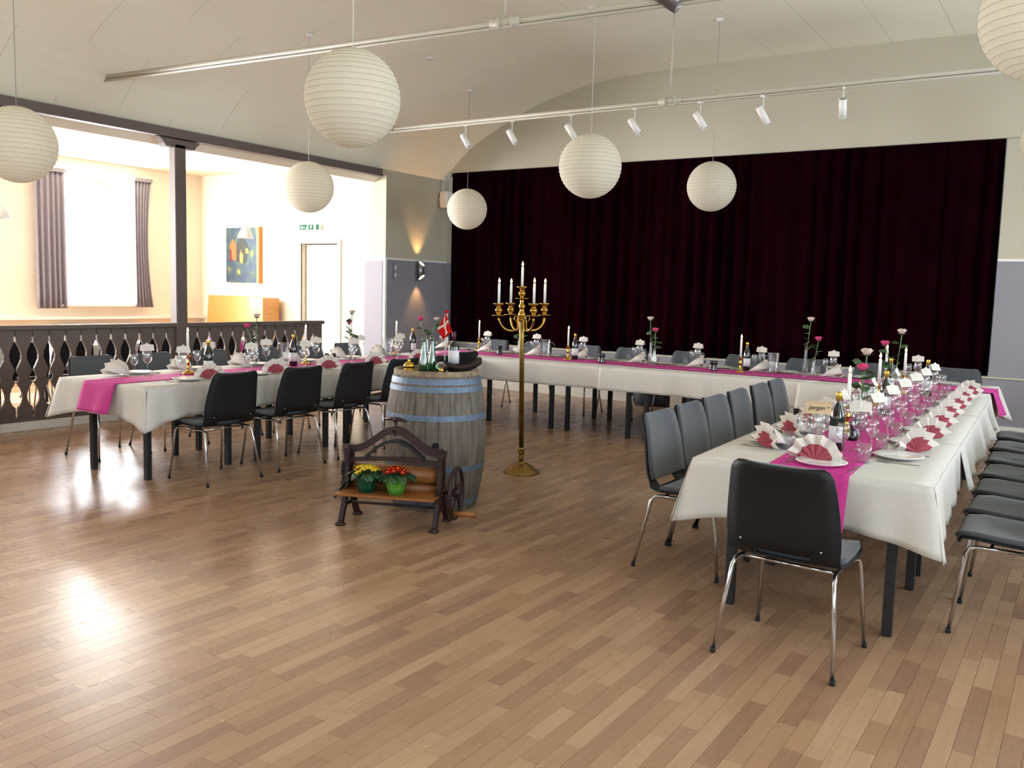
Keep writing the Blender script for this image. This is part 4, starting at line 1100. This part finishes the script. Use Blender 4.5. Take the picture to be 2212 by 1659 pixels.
# ---- potted primroses
def primrose(lx, ly, pm, fm, label, seed, rim):
    rn = random.Random(seed)
    p = mg.matrix_world if False else None
    X = -3.745 + lx*cos(wa) - ly*sin(wa); Y = 4.37 + lx*sin(wa) + ly*cos(wa)
    r = empty('potted_primrose', (X, Y, .2225), label=label, cat='potted plant')
    P = []
    n = 40
    for k, (q, z) in enumerate(((.038, 0), (.044, .03), (.054, .065), (.066, .085))):
        P.append([((q+.003*sin(12*2*pi*i/n)*(k > 0))*cos(2*pi*i/n), (q+.003*sin(12*2*pi*i/n)*(k > 0))*sin(2*pi*i/n), z+(.006*sin(9*2*pi*i/n) if k == 3 else 0)) for i in range(n+1)])
    MB().grid(P).add([(.038*cos(2*pi*i/20), .038*sin(2*pi*i/20), .001) for i in range(20)], [list(range(20))]).build('flower_pot', pm, r, solid=.0015)
    MB().lathe([(.0001, .078), (.056, .074)], 16, cap=False).build('soil', 'oakhead', r)
    for k in range(13):
        a = 2*pi*k/13+rn.uniform(-.2, .2); L_ = rn.uniform(.075, .105); sd = Vector((-sin(a), cos(a), 0)); ax = Vector((cos(a), sin(a), 0)); Q = []
        for i in range(6):
            t = i/5; w = .028*sin(pi*(.08+.8*t)); c_ = ax*(.01+L_*t) + Vector((0, 0, .078+.035*sin(pi*t*.8)-.03*t))
            Q.append([c_-sd*w+Vector((0, 0, .006)), c_-Vector((0, 0, .002*(i % 2))), c_+sd*w+Vector((0, 0, .006))])
        MB().grid(Q).build('leaf', 'primleaf', r, solid=.0006)
    for k in range(17):
        a = k*2.4; q = .058*sqrt((k+.5)/17); h = .135-.9*q*q*8+rn.uniform(-.006, .006)
        cpt = Vector((q*cos(a), q*sin(a), h)); up = Vector((q*cos(a)*9, q*sin(a)*9, 1)).normalized()
        Mq = T(*cpt) @ up.to_track_quat('Z', 'Y').to_matrix().to_4x4() @ RZ(rn.uniform(0, 6))
        fb = MB()
        for j in range(5):
            b = 2*pi*j/5; R_ = .021
            fb.add([(0, 0, 0), (R_*.75*cos(b-.5), R_*.75*sin(b-.5), .003), (R_*cos(b-.2), R_*sin(b-.2), .001), (R_*.86*cos(b), R_*.86*sin(b), .002), (R_*cos(b+.2), R_*sin(b+.2), .001), (R_*.75*cos(b+.5), R_*.75*sin(b+.5), .003)], [[0, 1, 2, 3], [0, 3, 4, 5]], 0, True, Mq)
        fb.lathe([(.0055, .0015), (.004, .004), (.0001, .0035)], 8, 1, Mq)
        fb.build('blossom', [fm, 'eye'], r, solid=.0006)
    r.scale = (1.28, 1.28, 1.28); return r
primrose(-.155, -.105, 'potdark', 'yellow', 'yellow primrose in a dark green pot on the mangle board', 1, 0)
primrose(.045, -.11, 'potlight', 'red', 'red primrose in a light green pot on the mangle board', 2, 0)

# ================================================================ CEILING FITTINGS
def make_lantern(seed=0):
    r = empty('paper_lantern'); R_ = .28
    P = []; nr = 23
    rows = nr*3
    for k in range(rows+1):
        t = -.955+1.91*k/rows; ang = t*pi/2*.97; z = R_*sin(ang); rad = R_*cos(ang)
        rib = .0045*(abs(((k % 3)-0)) > 0) + (.0 if k % 3 else -.0)
        rad = rad - (0.0 if k % 3 == 0 else .0042)
        P.append([(rad*cos(2*pi*i/48), rad*sin(2*pi*i/48), z) for i in range(49)])
    MB().grid(P, smooth=True).build('shade', 'lantern', r)
    mb = MB()
    for k in range(0, rows+1, 3):
        t = -.955+1.91*k/rows; ang = t*pi/2*.97; z = R_*sin(ang); rad = R_*cos(ang)
        mb.tube([((rad+.0006)*cos(2*pi*i/40), (rad+.0006)*sin(2*pi*i/40), z) for i in range(41)], .0009, 4, cap=False)
    mb.build('wire_rib', 'rib', r)
    MB().tube([(.0, -.05, .26), (0, .05, .26)], .0025, 5).tube([(-.05, .0, .26), (.05, .0, .26)], .0025, 5).tube([(0, 0, .26), (0, 0, .12)], .012, 8).build('lamp_holder', 'wire', r)
    MB().ball((0, 0, .08), .035, 10, sz=1.3).build('bulb', 'white', r)
    return r
LR = [(-3.72, 3.92, 2.63, 'large white paper lantern hanging nearest, above the barrel'), (-3.85, 7.08, 2.66, 'white paper lantern hanging second in the middle row, left of centre curtain'),
      (-3.77, 9.84, 2.79, 'white paper lantern farthest in the middle row, before the curtain'), (-7.41, 10.1, 2.66, 'white paper lantern at the left edge of the curtain, by the speaker'),
      (-7.42, 7.13, 2.63, 'white paper lantern above the left table, before the exit sign'), (-6.85, 3.63, 2.53, 'white paper lantern cut by the left picture edge'),
      (-.26, 4.55, 2.78, 'huge near paper lantern in the upper right picture corner'), (-.46, 10.0, 3.1, 'white paper lantern at the right picture edge beside the curtain')]
for i, (x, y, z, lab) in enumerate(LR):
    o = inst('lantern', make_lantern, (x, y, z), i*.6, label=lab, cat='paper lantern', group='paper lanterns under the ceiling')
    cz = ceil_z(x)-z
    c_ = MB().tube([(0, 0, .26), (0, 0, cz)], .0028, 6).build('cord', 'wire', o)
    MB().lathe([(.045, cz), (.045, cz-.012), (.03, cz-.03), (.0001, cz-.032)], 16, cap=False).build('ceiling_rose', 'white', o)
for (x, y, lab) in ((-4.83, 8.8, 'small round white ceiling rose above the track hanger'), (-7.1, 8.83, 'small round white detector on the sloping ceiling')):
    MB().lathe([(.055, 0), (.055, -.012), (.04, -.02), (.0001, -.022)], 18, cap=False).build('smoke_detector', 'white', loc=(x, y, ceil_z(x)-.001), label=lab, cat='smoke detector')
# lighting pipes with track
def pipe(p0, p1, name, label, hangers, clampw=.11):
    r = empty(name, (0, 0, 0), label=label, cat='lighting track')
    MB().tube([p0, p1], .022, 12).build('pipe', 'pipe', r)
    a, b = Vector(p0), Vector(p1)
    MB().tube([a+Vector((0, 0, -.035)), b+Vector((0, 0, -.035))], .015, 4).build('track_rail', 'pipe', r)
    for hx in hangers:
        t = (hx-a.x)/(b.x-a.x); p = a.lerp(b, t); top = ceil_z(hx)
        h = MB().tube([p, (p.x, p.y, top)], .008, 8).build('hanger_rod', 'pipe', r)
        d_ = (b-a).normalized()
        mb = MB().tube([p-d_*.13, p+d_*.13], .034, 14)
        for q in (-.05, .07): mb.tube([p+d_*(q-.012), p+d_*(q+.012)], .046, 14)
        mb.build('clamp', 'pipe', h)
    return r
pipe((-8.85, 5.52, 3.62), (2.2, 6.46, 3.62), 'lighting_track', 'white ceiling pipe nearer the camera, crossing above the lanterns', (-5.0+.98, .9))
pipe((-8.2, 8.93, 3.585), (2.2, 8.97, 3.585), 'lighting_track', 'white ceiling pipe with spotlights in front of the stage', (-7.9, -3.93, .3))
def make_spot():
    r = empty('spotlight')
    MB().tube([(0, 0, 0), (0, 0, -.15)], .005, 6).build('stem', 'white', r)
    b = MB().lathe([(.032, .09), (.036, .088), (.036, -.10), (.033, -.10), (.033, .06), (.0001, .06)], 20, cap=False, M=T(.0, 0, -.185) @ RY(radians(-34))).build('lamp_tube', 'white', r)
    MB().box(-.03, .03, -.012, .012, -.015, .006).build('track_adapter', 'white', r)
    return r
for i, (x, tl) in enumerate(((-6.61, 0), (-5.93, 0), (-5.13, 5), (-4.34, 8), (-3.59, 12), (-2.93, 45), (-2.16, 100))):
    inst('spot', make_spot, (x, 8.95, 3.545), radians(tl), label='white tube spotlight on the front track, %s from the left' % ORD[i].replace('nearest', 'first'), cat='spotlight', group='tube spotlights on the stage track')
MB().lathe([(.07, .10), (.075, .09), (.08, -.12), (.07, -.12), (.07, .05), (.0001, .05)], 20, cap=False, M=RY(radians(-58)) @ RX(radians(15))).build('spotlight', 'brushed', loc=(-2.72, 6.04, 3.66), label='grey metal spotlight on the nearer ceiling pipe at the top edge', cat='spotlight')

# ================================================================ WALL FITTINGS
sc = empty('wall_sconce', (-8.985, 10.96, 1.83), label='brushed cylinder wall light shining up and down on the grey pier', cat='wall light')
MB().box(0, .03, -.035, .035, -.09, .09).build('back_plate', 'brushed', sc)
P = []
for z in (-1, 1): P.append([(.085+.048*cos(2*pi*i/28), .048*sin(2*pi*i/28), z*(.115-.045*cos(2*pi*i/28))) for i in range(29)])
MB().grid(P).build('cylinder', 'brushed', sc, solid=.002)
for z in (-1, 1): MB().add([(.085+.044*cos(2*pi*i/28), .044*sin(2*pi*i/28), z*(.10-.042*cos(2*pi*i/28))) for i in range(28)], [list(range(28))]).build('lamp_glass', 'lampemit', sc)
for sg in (1, -1):
    L = bpy.data.lights.new('sconce_bulb', 'SPOT'); L.energy = 22; L.color = (1, .52, .18); L.spot_size = radians(75); L.spot_blend = .8; L.shadow_soft_size = .02
    o = bpy.data.objects.new('sconce_bulb', L); C.objects.link(o); o.location = (-8.9, 10.96, 1.83+sg*.13); o.rotation_euler = (0 if sg < 0 else pi, 0, 0)
spk = empty('wall_speaker', (-8.86, 11.52, 2.98), label='small white wall loudspeaker high beside the curtain', cat='speaker')
MB().box(-.10, .06, -.075, .075, -.13, .13, bev=.02).build('cabinet', 'white', spk)
MB().box(-.14, -.10, -.03, .03, -.04, .04).tube([(-.1, 0, .05), (-.13, 0, .2), (-.13, 0, .42)], .005, 5).build('bracket', 'rib', spk)
MB().box(.06, .068, -.06, .06, -.115, .115).build('grille', 'white', spk)
sw_ = MB().box(0, .012, -.03, .03, -.13, .13, bev=.003).build('switch_panel', 'wains', loc=(-8.985, 10.42, 1.80), label='tall narrow grey switch strip on the pier', cat='switch')
MB().box(.012, .018, -.015, .015, -.08, -.03).box(.012, .018, -.015, .015, .03, .08).build('button', 'white', sw_)
ex = MB().box(-.22, .22, -.035, .035, -.045, .045, bev=.006).build('exit_sign', 'white', loc=(-10.55, 10.19, 2.47), rz=0, label='green and white emergency exit sign above the doorway', cat='exit sign')
MB().box(-.212, .212, -.038, -.0355, -.04, .04).build('green_face', 'exitg', ex)
pm_ = MB()
YF = -.0395
def ff(poly): pm_.prism(poly, .002, M=T(0, YF, 0))
ff([(-.19, -.004), (-.155, -.03), (-.155, -.012), (-.10, -.012), (-.10, .004), (-.155, .004), (-.155, .022)])
ff([(-.075, -.03), (-.055, -.03), (-.035, -.008), (-.02, -.03), (-.008, -.03), (-.026, .006), (-.012, .012), (-.016, .02), (-.045, .016), (-.06, .0)])
ff([(-.03+.01*cos(k*pi/4), .03+.008*sin(k*pi/4)) for k in range(8)])
ff([(.02, .012), (.035, .012), (.035, .03), (.045, .03), (.045, .012), (.06, .012), (.04, -.03)])
ff([(.10, -.034), (.15, -.034), (.15, .034), (.10, .034)])
pm_.build('pictogram', 'exitw', ex)
# painting: two peaked shapes glowing among trees
pt = empty('painting', (-12.16, 10.17, 2.03), label='framed abstract oil painting in blue, orange and dark green on the side room wall', cat='painting')
W2, H2 = .39, .46
MB().box(-W2, W2, -.02, .02, -H2, H2).build('canvas', 'art', pt)
MB().box(W2, W2+.05, -.03, .045, -H2-.01, H2+.01).build('frame_side', 'frameor', pt)
def rough(poly):
    out = []
    for (a_, b_), (c_, d_) in zip(poly, poly[1:]+poly[:1]):
        for k in range(7): t = k/7; out.append((a_+(c_-a_)*t+random.uniform(-.011, .011), b_+(d_-b_)*t+random.uniform(-.011, .011)))
    return out
mb = MB(); mb.prism(rough([(-.30, -.05), (-.30, .17), (-.22, .28), (-.12, .17), (-.13, -.1)]), .003, M=T(0, -.0215, 0)); mb.build('orange_gable', 'artor', pt)
mb = MB(); mb.prism(rough([(-.30, -.1), (-.30, .10), (-.25, .08), (-.24, -.12)]), .003, M=T(0, -.024, 0)); mb.build('red_stroke', 'artred', pt)
mb = MB(); mb.prism(rough([(-.11, -.12), (-.12, .17), (.02, .33), (.17, .16), (.15, .0), (.1, -.15)]), .003, M=T(0, -.0225, 0)); mb.build('dark_gable', 'artdk', pt)
mb = MB(); mb.prism(rough([(-.03, -.14), (-.04, .02), (.0, .09), (.05, .03), (.04, -.13)]), .003, M=T(0, -.0255, 0)); mb.prism(rough([(.12, .02), (.10, .1), (.17, .12), (.2, .04)]), .003, M=T(0, -.0255, 0)); mb.prism(rough([(-.08, -.33), (-.1, -.25), (-.04, -.24), (-.02, -.32)]), .003, M=T(0, -.0225, 0)); mb.build('yellow_stroke', 'artyel', pt)

# ================================================================ SIDE ROOM
def drape(y0, y1, z0, z1, label, taper=0):
    P = []; n = 60
    for k in range(11):
        t = k/10; z = z1+(z0-z1)*t; row = []
        for i in range(n+1):
            u = i/n; y = y0+(y1-y0)*(u*(1-taper*(1-abs(2*t-1)**2)*.25))
            row.append((-13.16+.035*sin(u*pi*2*5.5+.6*sin(u*9))*(.5+.5*t), y, z))
        P.append(row)
    o = MB().grid(P).build('window_curtain', 'drape', solid=.004, label=label, cat='curtain', group='grey side room curtains')
    MB().box(-13.19, -13.12, y0, y1, z1-.005, z1+.05).build('heading_tape', 'drape', o)
drape(7.20, 7.66, 1.10, 3.14, 'grey pleated curtain on the left of the bright side window')
drape(8.82, 9.14, 1.12, 3.16, 'grey pleated curtain on the right of the bright side window', 1)
MB().box(-13.3, -13.18, 1.1, 10.18, .93, .97).build('trim_7', 'white', kind='structure')
rd = empty('radiator', (-13.2, 8.2, 0), label='white panel radiator under the side room window', cat='radiator')
MB().box(-.06, .0, -.7, .7, .2, .8, bev=.01).build('panel', 'white', rd)
MB().box(-.065, .01, -.7, .7, .8, .82).build('top_grille', 'rib', rd)
def make_cone():
    r = empty('pendant_lamp')
    MB().lathe([(.11, 0), (.105, .03), (.085, .09), (.05, .15), (.022, .185), (.018, .19), (.046, .148), (.08, .088), (.10, .03), (.105, 0)], 24, cap=False).build('lamp_shade', 'white', r)
    MB().tube([(0, 0, .185), (0, 0, 1.2)], .0025, 5).build('cord', 'wire', r)
    MB().ball((0, 0, .06), .03, 10).build('bulb', 'white', r)
    return r
for i, (x, y, z, lab) in enumerate(((-10.5, 8.84, 2.21, 'white cone pendant lamp hanging in front of the painting'), (-10.5, 5.34, 2.21, 'white cone pendant lamp at the left picture edge'))):
    inst('cone', make_cone, (x, y, z), 0, label=lab, cat='pendant lamp', group='cone pendant lamps in the side room')
cb = empty('wooden_bench', (-12.05, 9.85, 0), label='light orange wooden bench with high panel back against the side room wall', cat='bench')
MB().box(-.95, .55, .16, .20, .35, 1.36, bev=.005, M=RX(radians(-5))).build('back_panel', 'lightwood', cb)
MB().box(.50, .82, -.05, .30, 0, 1.33, bev=.005).build('side_cabinet', 'lightwood', cb)
MB().box(-.95, .50, -.28, .18, .42, .47, bev=.005).build('seat', 'lightwood', cb)
for sx in (-.93, .46): MB().box(sx-.02, sx+.02, -.26, .14, 0, .42).build('leg', 'lightwood', cb)
# laid tables and chairs of the side room, seen over and through the balustrade
def side_table(x, y, label):
    t = empty('side_room_table', (x, y, 0), label=label, cat='table', group='white-clothed tables in the side room')
    MB().box(-.4, .4, -.6, .6, .715, .742).build('tabletop', 'laminate', t)
    for sx in (-1, 1):
        for sy in (-1, 1): MB().box(sx*.34-.02, sx*.34+.02, sy*.54-.02, sy*.54+.02, 0, .715).build('leg', 'blackmetal', t)
for i, (x, y) in enumerate(((-10.6, 2.6), (-10.6, 4.6), (-10.6, 6.6), (-10.6, 8.3))):
    side_table(x, y, 'clothed table beyond the balustrade, %s from the front' % ORD[i])
    cloth(x-.42, x+.42, y-.62, y+.62, TZ, 'white tablecloth in the side room, %s from the front' % ORD[i], 'SENW', seed=30+i, tip=.3, group='white tablecloths in the side room')
    runner(x-.42, x+.42, y-.18, y+.18, TZ+.004, 'pink runner across the side room table, %s from the front' % ORD[i], 'EW')
    for k, (dx, dy, fc) in enumerate(((-.68, -.3, E_), (-.68, .3, E_))):
        chair(x+dx, y+dy, fc, 'dark chair in the side room, window side, %s end of the %s table' % (('near', 'far')[k % 2], ORD[i]), 'chairs in the side room', random.uniform(-.15, .15))
for k in range(14):
    chair(-9.78+random.uniform(-.04, .04), 2.0+k*.52, W_, 'dark chair close behind the balustrade, %s from the front' % (ORD+['tenth', 'eleventh', 'twelfth', 'thirteenth', 'fourteenth'])[k], 'chairs close behind the balustrade', random.uniform(-.2, .2))
# ================================================================ UNDER THE BACK TABLE
bg_ = empty('black_bag', (-5.12, 11.40, 0), label='slumped black bag against the stage front under the back table', cat='bag')
P = []
for k, (sx_, sy_, z) in enumerate(((.24, .13, 0), (.27, .15, .06), (.26, .14, .2), (.22, .11, .32), (.16, .07, .38), (.02, .01, .40))):
    P.append([(sx_*(1+.06*sin(i*1.7+k))*cos(2*pi*i/20)*(1 if abs(cos(2*pi*i/20)) < .7 else .92), sy_*(1+.05*cos(i*2.1+k))*sin(2*pi*i/20), z+.008*sin(i*2.3)) for i in range(20)]); P[-1].append(P[-1][0])
MB().grid(P).build('body', 'bagblack', bg_)
MB().tube([(-.10, -.08, .33), (-.08, -.10, .45), (.08, -.10, .45), (.10, -.08, .33)], .009, 6).build('strap', 'bagblack', bg_)
bx_ = MB().box(-.13, .13, -.1, .1, 0, .36, bev=.004).build('cardboard_box', 'cardboard', loc=(-4.72, 11.44, 0), label='pale cardboard box standing between the black bag and the dark case', cat='box')
MB().box(-.06, .06, -.102, -.1, .27, .29).build('hand_hole', 'oakhead', bx_)
ca = MB().box(-.34, .34, -.14, .14, 0, .40, bev=.01).build('equipment_case', 'bagblack', loc=(-4.2, 11.42, 0), label='dark equipment case against the stage front', cat='case')
MB().box(-.06, .06, -.155, -.14, .30, .33).build('handle', 'ironblack', ca)
